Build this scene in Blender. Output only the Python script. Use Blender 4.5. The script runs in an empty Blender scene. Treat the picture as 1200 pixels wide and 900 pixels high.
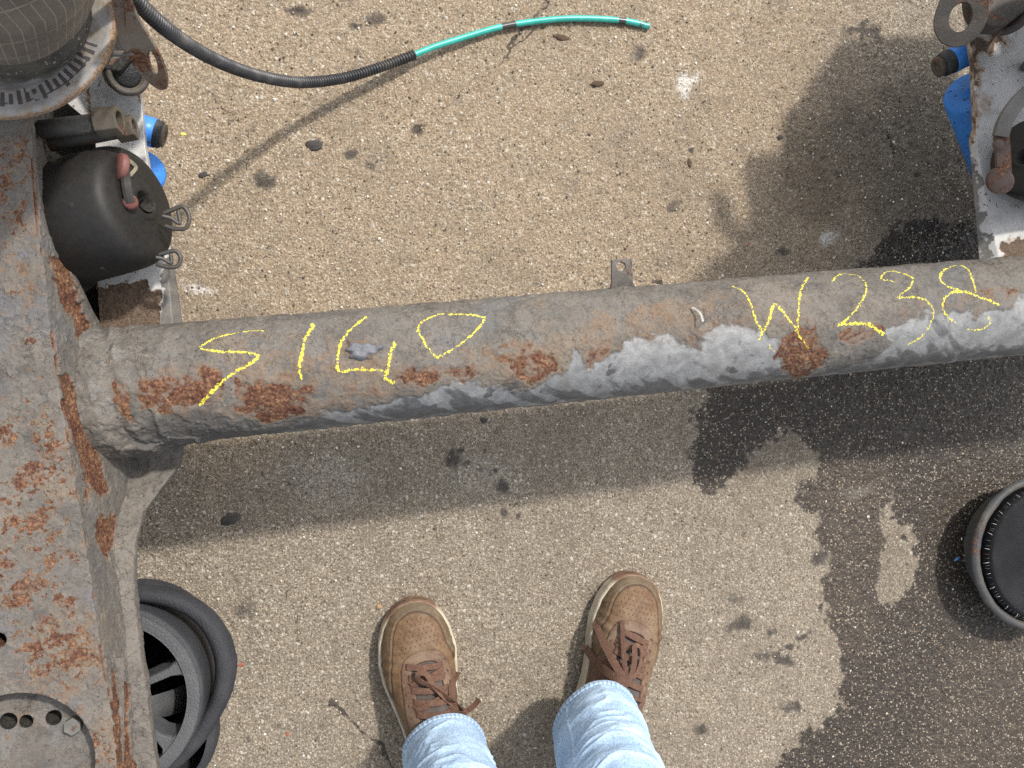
import bpy, bmesh, math, random
import numpy as np
from mathutils import Vector, Matrix

random.seed(7)
RNG = np.random.default_rng(11)
scene = bpy.context.scene
R = math.radians

# ------------------------------------------------------------------ camera
CAM_H, FOC, TILT = 1.25, 1000.0, R(11.0)       # metres above ground, focal length in photo pixels, sideways lean
OPT = np.array([math.sin(TILT), 0.0, -math.cos(TILT)])
RGT = np.array([math.cos(TILT), 0.0, math.sin(TILT)])
UPV = np.array([0.0, 1.0, 0.0])
EYE = np.array([0.0, 0.0, CAM_H])
cam_d = bpy.data.cameras.new('camera')
cam = bpy.data.objects.new('camera', cam_d)
scene.collection.objects.link(cam)
cam.matrix_world = Matrix(((RGT[0], UPV[0], -OPT[0], EYE[0]), (RGT[1], UPV[1], -OPT[1], EYE[1]),
                           (RGT[2], UPV[2], -OPT[2], EYE[2]), (0, 0, 0, 1)))
cam_d.sensor_width = 36.0
cam_d.lens = 36.0 * FOC / 1200.0
cam_d.clip_start = 0.01
cam_d.clip_end = 500.0
scene.camera = cam

# ------------------------------------------------------------------ sky and sun
SUN = Vector((0.127, 0.165, 0.30)).normalized()
world = bpy.data.worlds.new('World')
scene.world = world
world.use_nodes = True
wn = world.node_tree
sky = wn.nodes.new('ShaderNodeTexSky')
sky.sky_type = 'NISHITA'
sky.sun_disc = False
sky.sun_elevation = math.asin(SUN.z)
sky.sun_rotation = math.atan2(SUN.x, SUN.y)
sky.dust_density = 2.0
thin = wn.nodes.new('ShaderNodeHueSaturation')          # thin high cloud whitens the blue
thin.inputs['Saturation'].default_value = 0.30
wn.links.new(sky.outputs[0], thin.inputs['Color'])
wn.links.new(thin.outputs[0], wn.nodes['Background'].inputs[0])
wn.nodes['Background'].inputs[1].default_value = 0.15
sun_d = bpy.data.lights.new('sun', 'SUN')
sun_d.energy = 2.0
sun_d.angle = R(3.0)
sun_d.color = (1.0, 0.955, 0.89)
sun = bpy.data.objects.new('sun', sun_d)
scene.collection.objects.link(sun)
sun.location = SUN * 8
sun.rotation_euler = SUN.to_track_quat('Z', 'Y').to_euler()

scene.view_settings.view_transform = 'Standard'
scene.view_settings.look = 'None'
scene.view_settings.exposure = 1.18
scene.view_settings.gamma = 1.0
scene.view_settings.use_curve_mapping = False
scene.render.engine = 'CYCLES'
scene.cycles.max_bounces = 6
scene.cycles.use_denoising = False


# ------------------------------------------------------------------ measuring: photo pixel -> point at a height
def at(px, py, z):
    """Point of the place seen at photo pixel (px, py) at height z (arrays allowed)."""
    px, py, z = np.broadcast_arrays(np.asarray(px, float), np.asarray(py, float), np.asarray(z, float))
    u = (px - 600.0) / FOC
    v = (450.0 - py) / FOC
    d = OPT + u[..., None] * RGT + v[..., None] * UPV
    t = (z - CAM_H) / d[..., 2]
    return EYE + t[..., None] * d


def V(px, py, z):
    return Vector(at(px, py, z))


# ------------------------------------------------------------------ noise
_perm = RNG.permutation(256)
_perm = np.concatenate([_perm, _perm, _perm])
_grad = RNG.normal(size=(256, 3))
_grad /= np.linalg.norm(_grad, axis=1)[:, None]


def perlin(P):
    P = np.asarray(P, float)
    i = np.floor(P).astype(np.int64)
    f = P - i
    i &= 255
    w = f * f * f * (f * (f * 6 - 15) + 10)
    out = 0
    for dx in (0, 1):
        for dy in (0, 1):
            for dz in (0, 1):
                h = _perm[_perm[_perm[i[..., 0] + dx] + i[..., 1] + dy] + i[..., 2] + dz]
                g = _grad[h]
                n = g[..., 0] * (f[..., 0] - dx) + g[..., 1] * (f[..., 1] - dy) + g[..., 2] * (f[..., 2] - dz)
                wx = w[..., 0] if dx else 1 - w[..., 0]
                wy = w[..., 1] if dy else 1 - w[..., 1]
                wz = w[..., 2] if dz else 1 - w[..., 2]
                out = out + n * wx * wy * wz
    return out * 1.5


def fbm(P, scale, octaves=4, seed=0.0, rough=0.5):
    P = np.asarray(P, float) * scale + seed * np.array([17.3, 9.1, 5.7])
    a, s, tot = 1.0, 0.0, 0.0
    for _ in range(octaves):
        s = s + a * perlin(P)
        tot += a
        a *= rough
        P = P * 2.03 + 11.7
    return s / tot


def sstep(a, b, x):
    t = np.clip((x - a) / (b - a), 0, 1)
    return t * t * (3 - 2 * t)


def seg_dist(P, pts, closed=False):
    """Distance of 2-D points to a polyline."""
    d = np.full(P.shape[:-1], 1e9)
    pts = np.asarray(pts, float)
    n = len(pts)
    for k in range(n if closed else n - 1):
        a, b = pts[k], pts[(k + 1) % n]
        ab = b - a
        L = max(float(ab @ ab), 1e-12)
        t = np.clip(((P - a) @ ab) / L, 0, 1)
        q = P - a - t[..., None] * ab
        d = np.minimum(d, np.hypot(q[..., 0], q[..., 1]))
    return d


def poly_sdf(P, poly):
    """Signed distance (negative inside) of 2-D points to a polygon."""
    poly = np.asarray(poly, float)
    d = seg_dist(P, poly, True)
    ins = np.zeros(P.shape[:-1], bool)
    n = len(poly)
    for k in range(n):
        a, b = poly[k], poly[(k + 1) % n]
        c = ((a[1] > P[..., 1]) != (b[1] > P[..., 1]))
        x = (b[0] - a[0]) * (P[..., 1] - a[1]) / (b[1] - a[1] + 1e-12) + a[0]
        ins ^= c & (P[..., 0] < x)
    return np.where(ins, -d, d)


def smooth_line(pts, n, closed=False):
    """Catmull-Rom through points (any dimension)."""
    pts = np.asarray(pts, float)
    m = len(pts)
    segs = m if closed else m - 1
    ts = np.linspace(0, segs, n, endpoint=not closed)
    out = []
    for t in ts:
        k = min(int(t), segs - 1)
        f = t - k
        if closed:
            p0, p1, p2, p3 = (pts[(k + j - 1) % m] for j in range(4))
        else:
            p1, p2 = pts[k], pts[k + 1]
            p0 = pts[k - 1] if k > 0 else 2 * p1 - p2
            p3 = pts[k + 2] if k + 2 < m else 2 * p2 - p1
        out.append(0.5 * ((2 * p1) + (-p0 + p2) * f + (2 * p0 - 5 * p1 + 4 * p2 - p3) * f * f
                          + (-p0 + 3 * p1 - 3 * p2 + p3) * f ** 3))
    return np.array(out)


# ------------------------------------------------------------------ linking objects
def place(o, parent):
    scene.collection.objects.link(o)
    if parent is not None:
        o.parent = parent
        if parent.type == 'EMPTY' and 'category' in parent:
            o.location = -Vector(parent.location)
    return o


def thing(name, label, cat, loc, group=None):
    o = bpy.data.objects.new(name, None)
    o.empty_display_size = 0.05
    scene.collection.objects.link(o)
    o.location = Vector(loc)
    tag(o, label, cat, group)
    return o


def tag(o, label, cat, group=None):
    o['label'] = label
    o['category'] = cat
    if group:
        o['group'] = group
    return o


def raw_mesh(name, verts, quads, mat, parent=None, attrs=None, smooth=True, label=None):
    """Mesh object from numpy arrays of vertices and quads (or triangles)."""
    verts = np.asarray(verts, np.float32).reshape(-1, 3)
    quads = np.asarray(quads, np.int32)
    k = quads.shape[1]
    me = bpy.data.meshes.new(name)
    me.vertices.add(len(verts))
    me.vertices.foreach_set('co', verts.ravel())
    me.loops.add(quads.size)
    me.loops.foreach_set('vertex_index', quads.ravel())
    me.polygons.add(len(quads))
    me.polygons.foreach_set('loop_start', np.arange(0, quads.size, k, dtype=np.int32))
    me.polygons.foreach_set('use_smooth', np.full(len(quads), smooth, bool))
    me.update(calc_edges=True)
    me.validate()
    for key, val in (attrs or {}).items():
        a = me.attributes.new(key, 'FLOAT', 'POINT')
        a.data.foreach_set('value', np.asarray(val, np.float32).ravel())
    me.materials.append(mat)
    o = bpy.data.objects.new(name, me)
    if label:
        o['label'] = label
    return place(o, parent)


def grid_quads(nu, nv, wrap=False):
    i = np.arange(nu - 1)[:, None]
    j = np.arange(nv if wrap else nv - 1)[None, :]
    j2 = (j + 1) % nv
    a = i * nv + j
    b = i * nv + j2
    c = (i + 1) * nv + j2
    d = (i + 1) * nv + j
    return np.stack(np.broadcast_arrays(a, b, c, d), -1).reshape(-1, 4)


def grid_normals(P, wrap=False):
    du = np.gradient(P, axis=0)
    if wrap:
        dv = (np.roll(P, -1, 1) - np.roll(P, 1, 1)) / 2
    else:
        dv = np.gradient(P, axis=1)
    n = np.cross(dv, du)
    return n / (np.linalg.norm(n, axis=-1)[..., None] + 1e-12)


def bm_obj(name, bm, mat, parent=None, bevel=0.0, smooth=False, label=None, segs=2):
    bmesh.ops.recalc_face_normals(bm, faces=bm.faces)
    me = bpy.data.meshes.new(name)
    bm.to_mesh(me)
    bm.free()
    if smooth:
        me.polygons.foreach_set('use_smooth', np.ones(len(me.polygons), bool))
    me.materials.append(mat)
    o = bpy.data.objects.new(name, me)
    if label:
        o['label'] = label
    if bevel:
        m = o.modifiers.new('bevel', 'BEVEL')
        m.width = bevel
        m.segments = segs
        m.limit_method = 'ANGLE'
        m.angle_limit = R(40)
    return place(o, parent)


def frame_from_axis(origin, axis, up=(0, 0, 1)):
    """4x4 with local +Z along axis and local +X as near to `up` as possible."""
    z = Vector(axis).normalized()
    u = Vector(up)
    x = u - z * u.dot(z)
    if x.length < 1e-4:
        x = z.orthogonal()
    x.normalize()
    y = z.cross(x)
    return Matrix(((x.x, y.x, z.x, origin[0]), (x.y, y.y, z.y, origin[1]), (x.z, y.z, z.z, origin[2]), (0, 0, 0, 1)))


def xf(M, P):
    M = np.array(M)
    P = np.asarray(P, float)
    return P @ M[:3, :3].T + M[:3, 3]


def lathe(name, prof, M, mat, parent=None, n=64, rough=0.0, rscale=40, closed=False, label=None, fn=None, attrs=True):
    """Surface of revolution about local Z; prof is a list of (radius, z)."""
    prof = np.asarray(prof, float)
    ang = np.linspace(0, 2 * math.pi, n, endpoint=False)
    rr = np.maximum(prof[:, 0], 1e-5)
    P = np.stack([rr[:, None] * np.cos(ang), rr[:, None] * np.sin(ang),
                  np.broadcast_to(prof[:, 1][:, None], (len(prof), n))], -1)
    if fn:
        P = fn(P, ang)
    P = xf(M, P)
    if closed:
        P = np.concatenate([P, P[:1]], 0)
    if rough:
        P = P + grid_normals(P, True) * (fbm(P, rscale, 3) * rough)[..., None]
    nu = len(P)
    a = {}
    if attrs:
        a = {'ua': np.broadcast_to(ang / (2 * math.pi), (nu, n)),
             'vb': np.broadcast_to(np.linspace(0, 1, nu)[:, None], (nu, n))}
    q = grid_quads(nu, n, True)
    return raw_mesh(name, P, q[:, ::-1], mat, parent, a, label=label)


def sweep(pts, rad, n=12, prof=None, up0=None):
    """Rings along a path. prof: 2-D ring in units of rad; returns (len, n, 3)."""
    pts = np.asarray(pts, float)
    m = len(pts)
    T = np.gradient(pts, axis=0)
    T /= np.linalg.norm(T, axis=1)[:, None] + 1e-12
    u = np.array(up0 if up0 is not None else (0, 0, 1.0))
    if abs(u @ T[0]) > 0.95:
        u = np.array((0, 1.0, 0.3))
    rad = np.broadcast_to(np.asarray(rad, float), (m,))
    if prof is None:
        a = np.linspace(0, 2 * math.pi, n, endpoint=False)
        prof = np.stack([np.cos(a), np.sin(a)], -1)
    prof = np.asarray(prof, float)
    out = np.zeros((m, len(prof), 3))
    for k in range(m):
        u = u - T[k] * (u @ T[k])
        u /= np.linalg.norm(u) + 1e-12
        s = np.cross(T[k], u)
        out[k] = pts[k] + rad[k] * (prof[:, :1] * s + prof[:, 1:] * u)
    return out


def cap_quads(nu, nv):
    """Quads plus end caps for a swept ring grid (centre vertices are appended by the caller)."""
    q = grid_quads(nu, nv, True)
    c0, c1 = nu * nv, nu * nv + 1
    j = np.arange(nv)
    e0 = np.stack([np.full(nv, c0), (j + 1) % nv, j, j], -1)
    b = (nu - 1) * nv
    e1 = np.stack([np.full(nv, c1), b + j, b + (j + 1) % nv, b + (j + 1) % nv], -1)
    return q, e0[:, :3], e1[:, :3]


def tube(name, pts, rad, mat, parent=None, n=12, prof=None, smooth=True, up0=None, label=None, attrs=None):
    P = sweep(pts, rad, n, prof, up0)
    nu, nv = P.shape[:2]
    verts = np.concatenate([P.reshape(-1, 3), P[0].mean(0)[None], P[-1].mean(0)[None]])
    q, e0, e1 = cap_quads(nu, nv)
    tri = np.concatenate([np.stack([q[:, 0], q[:, 1], q[:, 2]], -1), np.stack([q[:, 0], q[:, 2], q[:, 3]], -1), e0, e1])
    a = {}
    if attrs:
        for k, v in attrs.items():
            v = np.broadcast_to(np.asarray(v, float)[:, None], (nu, nv)).ravel()
            a[k] = np.concatenate([v, [v[0], v[-1]]])
    return raw_mesh(name, verts, tri, mat, parent, a, smooth=smooth, label=label)


def ribbon(name, pts, width, thick, mat, parent=None, up0=None, label=None, tilt=0.0):
    c, s = math.cos(tilt), math.sin(tilt)
    base = np.array([(-.5, -.5), (-.2, -.62), (.2, -.62), (.5, -.5), (.5, .5), (.2, .62), (-.2, .62), (-.5, .5)])
    prof = np.stack([base[:, 0] * width, base[:, 1] * thick], -1)
    prof = prof @ np.array([[c, -s], [s, c]]).T
    return tube(name, pts, 1.0, mat, parent, prof=prof, up0=up0, label=label, smooth=False)


def plate(name, outer, thick, mat, parent=None, holes=(), bevel=0.0015, down=None, label=None):
    """Flat plate from a 3-D outline (list of points) with hole loops, `thick` along `down`."""
    bm = bmesh.new()
    edges = []
    for loop in [outer] + list(holes):
        vs = [bm.verts.new(Vector(p)) for p in loop]
        for k in range(len(vs)):
            edges.append(bm.edges.new((vs[k], vs[(k + 1) % len(vs)])))
    bmesh.ops.triangle_fill(bm, use_beauty=True, use_dissolve=False, edges=edges)
    if down is None:
        down = Vector((0, 0, -1))
    ext = bmesh.ops.extrude_face_region(bm, geom=list(bm.faces))
    vs = [g for g in ext['geom'] if isinstance(g, bmesh.types.BMVert)]
    bmesh.ops.translate(bm, vec=Vector(down).normalized() * thick, verts=vs)
    return bm_obj(name, bm, mat, parent, bevel=bevel, label=label)


def circle_loop(M, r, n=24, sx=1.0, sy=1.0):
    a = np.linspace(0, 2 * math.pi, n, endpoint=False)
    return xf(M, np.stack([np.cos(a) * r * sx, np.sin(a) * r * sy, np.zeros(n)], -1))


# ------------------------------------------------------------------ materials
class Mat:
    def __init__(self, name):
        self.m = bpy.data.materials.new(name)
        self.m.use_nodes = True
        self.t = self.m.node_tree
        self.b = self.t.nodes['Principled BSDF']
        tc = self.t.nodes.new('ShaderNodeTexCoord')
        self.co = tc.outputs['Object']

    def _set(self, sock, v):
        if isinstance(v, bpy.types.NodeSocket):
            self.t.links.new(v, sock)
        elif v is not None:
            if sock.type == 'RGBA' and len(v) == 3:
                v = (*v, 1.0)
            sock.default_value = v

    def noise(self, scale, detail=4, rough=0.55, dist=0.0, vec=None, out=0):
        n = self.t.nodes.new('ShaderNodeTexNoise')
        n.inputs['Scale'].default_value = scale
        n.inputs['Detail'].default_value = detail
        n.inputs['Roughness'].default_value = rough
        n.inputs['Distortion'].default_value = dist
        self._set(n.inputs['Vector'], vec if vec is not None else self.co)
        return n.outputs[out]

    def voro(self, scale, feature='F1', out='Distance', vec=None, rand=1.0):
        n = self.t.nodes.new('ShaderNodeTexVoronoi')
        n.feature = feature
        n.inputs['Scale'].default_value = scale
        n.inputs['Randomness'].default_value = rand
        self._set(n.inputs['Vector'], vec if vec is not None else self.co)
        return n.outputs[out]

    def attr(self, name):
        n = self.t.nodes.new('ShaderNodeAttribute')
        n.attribute_name = name
        return n.outputs['Fac']

    def math(self, op, a, b=0.0, c=0.0, clamp=False):
        n = self.t.nodes.new('ShaderNodeMath')
        n.operation = op
        n.use_clamp = clamp
        self._set(n.inputs[0], a)
        self._set(n.inputs[1], b)
        self._set(n.inputs[2], c)
        return n.outputs[0]

    def rng(self, v, a, b, lo=0.0, hi=1.0, smooth=True):
        n = self.t.nodes.new('ShaderNodeMapRange')
        n.interpolation_type = 'SMOOTHSTEP' if smooth else 'LINEAR'
        self._set(n.inputs[0], v)
        for k, x in enumerate((a, b, lo, hi)):
            self._set(n.inputs[k + 1], x)
        return n.outputs[0]

    def mix(self, f, a, b, mode='MIX'):
        n = self.t.nodes.new('ShaderNodeMix')
        n.data_type = 'RGBA'
        n.blend_type = mode
        n.clamp_factor = True
        self._set(n.inputs[0], f)
        self._set(n.inputs[6], a)
        self._set(n.inputs[7], b)
        return n.outputs[2]

    def ramp(self, v, stops):
        n = self.t.nodes.new('ShaderNodeValToRGB')
        el = n.color_ramp.elements
        while len(el) < len(stops):
            el.new(0.5)
        for e, (p, c) in zip(el, stops):
            e.position = p
            e.color = (*c, 1.0)
        self._set(n.inputs[0], v)
        return n.outputs[0]

    def sep(self, col, k=0):
        n = self.t.nodes.new('ShaderNodeSeparateColor')
        self._set(n.inputs[0], col)
        return n.outputs[k]

    def bump(self, h, strength=0.5, dist=0.001, normal=None):
        n = self.t.nodes.new('ShaderNodeBump')
        n.inputs['Strength'].default_value = strength
        n.inputs['Distance'].default_value = dist
        self._set(n.inputs['Height'], h)
        if normal is not None:
            self._set(n.inputs['Normal'], normal)
        return n.outputs[0]

    def done(self, col, rough=0.7, normal=None, metal=0.0, spec=0.5, **kw):
        self._set(self.b.inputs['Base Color'], col)
        self._set(self.b.inputs['Roughness'], rough)
        self._set(self.b.inputs['Metallic'], metal)
        self._set(self.b.inputs['Specular IOR Level'], spec)
        if normal is not None:
            self._set(self.b.inputs['Normal'], normal)
        for k, v in kw.items():
            self._set(self.b.inputs[k], v)
        return self.m


def s2l(r, g, b, k=1.0):
    f = lambda c: (c / 255 / 12.92 if c / 255 <= 0.04045 else ((c / 255 + 0.055) / 1.055) ** 2.4)
    return (f(r) * k, f(g) * k, f(b) * k)


def rust_colour(M, fine=260.0):
    n1 = M.noise(fine, 5, 0.7)
    n2 = M.noise(fine * 0.16, 4, 0.6)
    c1 = M.ramp(n1, [(0.32, (0.022, 0.011, 0.009)), (0.46, (0.058, 0.023, 0.014)), (0.56, (0.105, 0.042, 0.021)),
                     (0.68, (0.22, 0.11, 0.055))])
    c2 = M.ramp(n1, [(0.34, (0.045, 0.020, 0.014)), (0.5, (0.115, 0.054, 0.028)), (0.66, (0.26, 0.145, 0.075))])
    return M.mix(M.rng(n2, 0.38, 0.62), c1, c2)


def worn_metal(name, base, second, edge=None, rust=0.4, rough=0.6, scale=30.0, bump=0.5, metal=0.0, speck=None, dirt=(0.10, 0.085, 0.065)):
    """Paint or bare steel with blotches, rust breaking through, specks and grime."""
    M = Mat(name)
    n = M.noise(scale, 6, 0.6, 0.3)
    f = M.noise(scale * 12, 4, 0.6)
    col = M.mix(M.rng(n, 0.35, 0.65), base, second)
    col = M.mix(M.rng(f, 0.3, 0.75, 0, 0.35), col, dirt)
    rm = M.rng(M.math('ADD', M.math('MULTIPLY', M.noise(scale * 0.8, 8, 0.68, 0.6), 0.8), M.math('MULTIPLY', f, 0.2)),
               0.62 - 0.3 * rust, 0.70 - 0.3 * rust)
    col = M.mix(rm, col, rust_colour(M))
    if speck is not None:
        sp = M.rng(M.noise(scale * 5, 2, 0.5), 0.66, 0.70)
        col = M.mix(sp, col, speck)
    h = M.math('ADD', M.math('MULTIPLY', f, 0.6), M.math('MULTIPLY', rm, -0.6))
    nb = M.bump(h, bump, 0.0012)
    rr = M.math('ADD', rough, M.math('MULTIPLY', rm, 0.25), clamp=True)
    return M.done(col, rr, nb, metal, spec=0.28)


def rubber(name, col, dust=(0.2, 0.18, 0.15), dusty=0.35, rough=0.55, scale=25.0):
    M = Mat(name)
    wr = M.voro(240, 'DISTANCE_TO_EDGE')
    n = M.noise(scale, 6, 0.6)
    f = M.noise(scale * 18, 3, 0.6)
    c = M.mix(M.rng(n, 0.4, 0.75, 0, dusty), col, dust)
    c = M.mix(M.rng(f, 0.55, 0.8, 0, dusty * 0.7), c, dust)
    return M.done(c, M.rng(n, 0.3, 0.7, rough, rough + 0.25), M.bump(M.math('ADD', f, M.math('ADD', M.math('MULTIPLY', n, 0.8), M.rng(wr, 0.0, 0.25))), 0.4, 0.0009), spec=0.25)

# ================================================================== GROUND
def to_px(P):
    d = np.asarray(P, float) - EYE
    dep = np.maximum(d @ OPT, 1e-3)
    return np.stack([600 + FOC * (d @ RGT) / dep, 450 - FOC * (d @ UPV) / dep], -1)


def ground_material():
    M = Mat('weathered_asphalt')
    wet, damp_shade, oil = M.attr('wet'), M.attr('damp_shade'), M.attr('oil')
    sand, crack, pale = M.attr('sand'), M.attr('crack'), M.attr('pale')
    warp = M.t.nodes.new('ShaderNodeVectorMath')
    warp.operation = 'MULTIPLY_ADD'
    M.t.links.new(M.noise(90, 3, 0.6, out=1), warp.inputs[0])
    warp.inputs[1].default_value = (0.006, 0.006, 0.006)
    M.t.links.new(M.co, warp.inputs[2])
    wv = warp.outputs[0]
    d1, c1 = M.voro(142, vec=wv), M.voro(142, out='Color', vec=wv)
    d2, c2 = M.voro(300, vec=wv), M.voro(300, out='Color', vec=wv)
    r1, r1b, r2 = M.sep(c1, 0), M.sep(c1, 1), M.sep(c2, 0)
    big = M.noise(7, 5, 0.6)
    mid = M.noise(42, 5, 0.65)
    fine = M.noise(330, 4, 0.7)
    binder = M.ramp(fine, [(0.30, (0.060, 0.047, 0.033)), (0.45, (0.162, 0.131, 0.096)), (0.58, (0.259, 0.216, 0.161)), (0.72, (0.387, 0.333, 0.261))])
    sandc = M.ramp(fine, [(0.30, (0.085, 0.058, 0.036)), (0.45, (0.211, 0.157, 0.100)), (0.58, (0.304, 0.233, 0.155)), (0.72, (0.424, 0.339, 0.239))])
    stone = M.ramp(r2, [(0.0, (0.151, 0.115, 0.081)), (0.35, (0.232, 0.193, 0.146)), (0.6, (0.332, 0.283, 0.206)),
                        (0.82, (0.465, 0.419, 0.338)), (0.95, (0.585, 0.564, 0.500)), (1.0, (0.303, 0.167, 0.087))])
    stone1 = M.ramp(r1b, [(0.0, (0.125, 0.105, 0.083)), (0.4, (0.251, 0.210, 0.155)), (0.75, (0.386, 0.335, 0.255)), (1.0, (0.598, 0.570, 0.499))])
    col = M.mix(M.rng(M.math('ADD', sand, M.math('MULTIPLY_ADD', big, 0.8, -0.4)), 0.3, 0.75), binder, sandc)
    s2 = M.math('MULTIPLY', M.rng(d2, 0.52, 0.34), M.rng(r2, 0.18, 0.4))
    gap = M.math('MULTIPLY', M.rng(d2, 0.44, 0.62), 0.28)
    col = M.mix(gap, col, (0.055, 0.042, 0.030))
    col = M.mix(M.math('MULTIPLY', s2, 0.48), col, stone)
    s1 = M.math('MULTIPLY', M.rng(d1, 0.44, 0.28), M.rng(r1, 0.58, 0.66))
    col = M.mix(M.math('MULTIPLY', s1, 0.52), col, stone1)
    pit = M.math('MULTIPLY', M.rng(M.noise(150, 3, 0.6), 0.60, 0.72), 0.6)
    col = M.mix(pit, col, (0.05, 0.038, 0.027))
    col = M.mix(M.rng(mid, 0.50, 0.78, 0, 0.42), col, (0.085, 0.070, 0.054))
    col = M.mix(M.rng(mid, 0.46, 0.25, 0, 0.25), col, (0.36, 0.31, 0.24))
    col = M.mix(M.rng(M.noise(4.5, 6, 0.65), 0.44, 0.70, 0, 0.34), col, (0.125, 0.098, 0.072))
    col = M.mix(M.rng(M.noise(17, 5, 0.65), 0.52, 0.72, 0, 0.38), col, (0.105, 0.085, 0.065))
    col = M.mix(M.math('MULTIPLY', pale, M.rng(fine, 0.3, 0.6)), col, (0.62, 0.60, 0.56))
    edge = M.math('ADD', M.math('MULTIPLY_ADD', mid, 0.34, -0.17), M.math('MULTIPLY_ADD', fine, 0.24, -0.12))
    dm = M.rng(M.math('ADD', damp_shade, edge), 0.18, 0.85)
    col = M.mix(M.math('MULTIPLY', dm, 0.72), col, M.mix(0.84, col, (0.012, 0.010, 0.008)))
    wm = M.rng(M.math('ADD', wet, edge), 0.22, 0.85)
    wcol = M.mix(1.0, col, (0.155, 0.134, 0.116), 'MULTIPLY')
    wcol = M.mix(M.rng(M.math('ADD', M.attr('drying_haze'), M.math('MULTIPLY_ADD', mid, 0.9, -0.45)), 0.15, 0.85, 0, 0.62), wcol, M.mix(1.0, col, (0.30, 0.262, 0.228), 'MULTIPLY'))
    wcol = M.mix(M.math('MULTIPLY', M.math('MULTIPLY', s2, M.rng(r2, 0.62, 0.9)), 0.75), wcol, M.mix(1.0, stone, (0.62, 0.56, 0.48), 'MULTIPLY'))
    col = M.mix(wm, col, wcol)
    om = M.rng(M.math('ADD', oil, edge), 0.35, 0.75)
    col = M.mix(M.math('MULTIPLY', om, 0.85), col, (0.030, 0.026, 0.023))
    cm = M.rng(M.math('ADD', crack, M.math('MULTIPLY', edge, 1.5)), 0.55, 0.8)
    col = M.mix(M.math('MULTIPLY', cm, 0.85), col, (0.025, 0.020, 0.016))
    h = M.math('ADD', M.math('MULTIPLY', M.rng(d2, 0.55, 0.0), 0.7), M.math('MULTIPLY', M.rng(d1, 0.5, 0.0), M.math('MULTIPLY', r1, 0.9)))
    h = M.math('ADD', h, M.math('MULTIPLY', fine, 0.7))
    h = M.math('SUBTRACT', h, M.math('MULTIPLY', pit, 1.4))
    h = M.math('SUBTRACT', h, M.math('MULTIPLY', cm, 1.5))
    nb = M.bump(h, 0.65, 0.0024)
    rough = M.mix(wm, (0.9, 0.9, 0.9), M.mix(M.rng(fine, 0.3, 0.7), (0.62, 0.62, 0.62), (0.40, 0.40, 0.40)))
    return M.done(col, M.sep(rough, 0), nb, spec=0.4)


def axis_lines(a, b, step, far):
    core = np.arange(a, b, step)
    g = np.cumsum(np.geomspace(step * 2, far / 4, 40))
    return np.concatenate([(a - g)[::-1], core, b + g])


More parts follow.
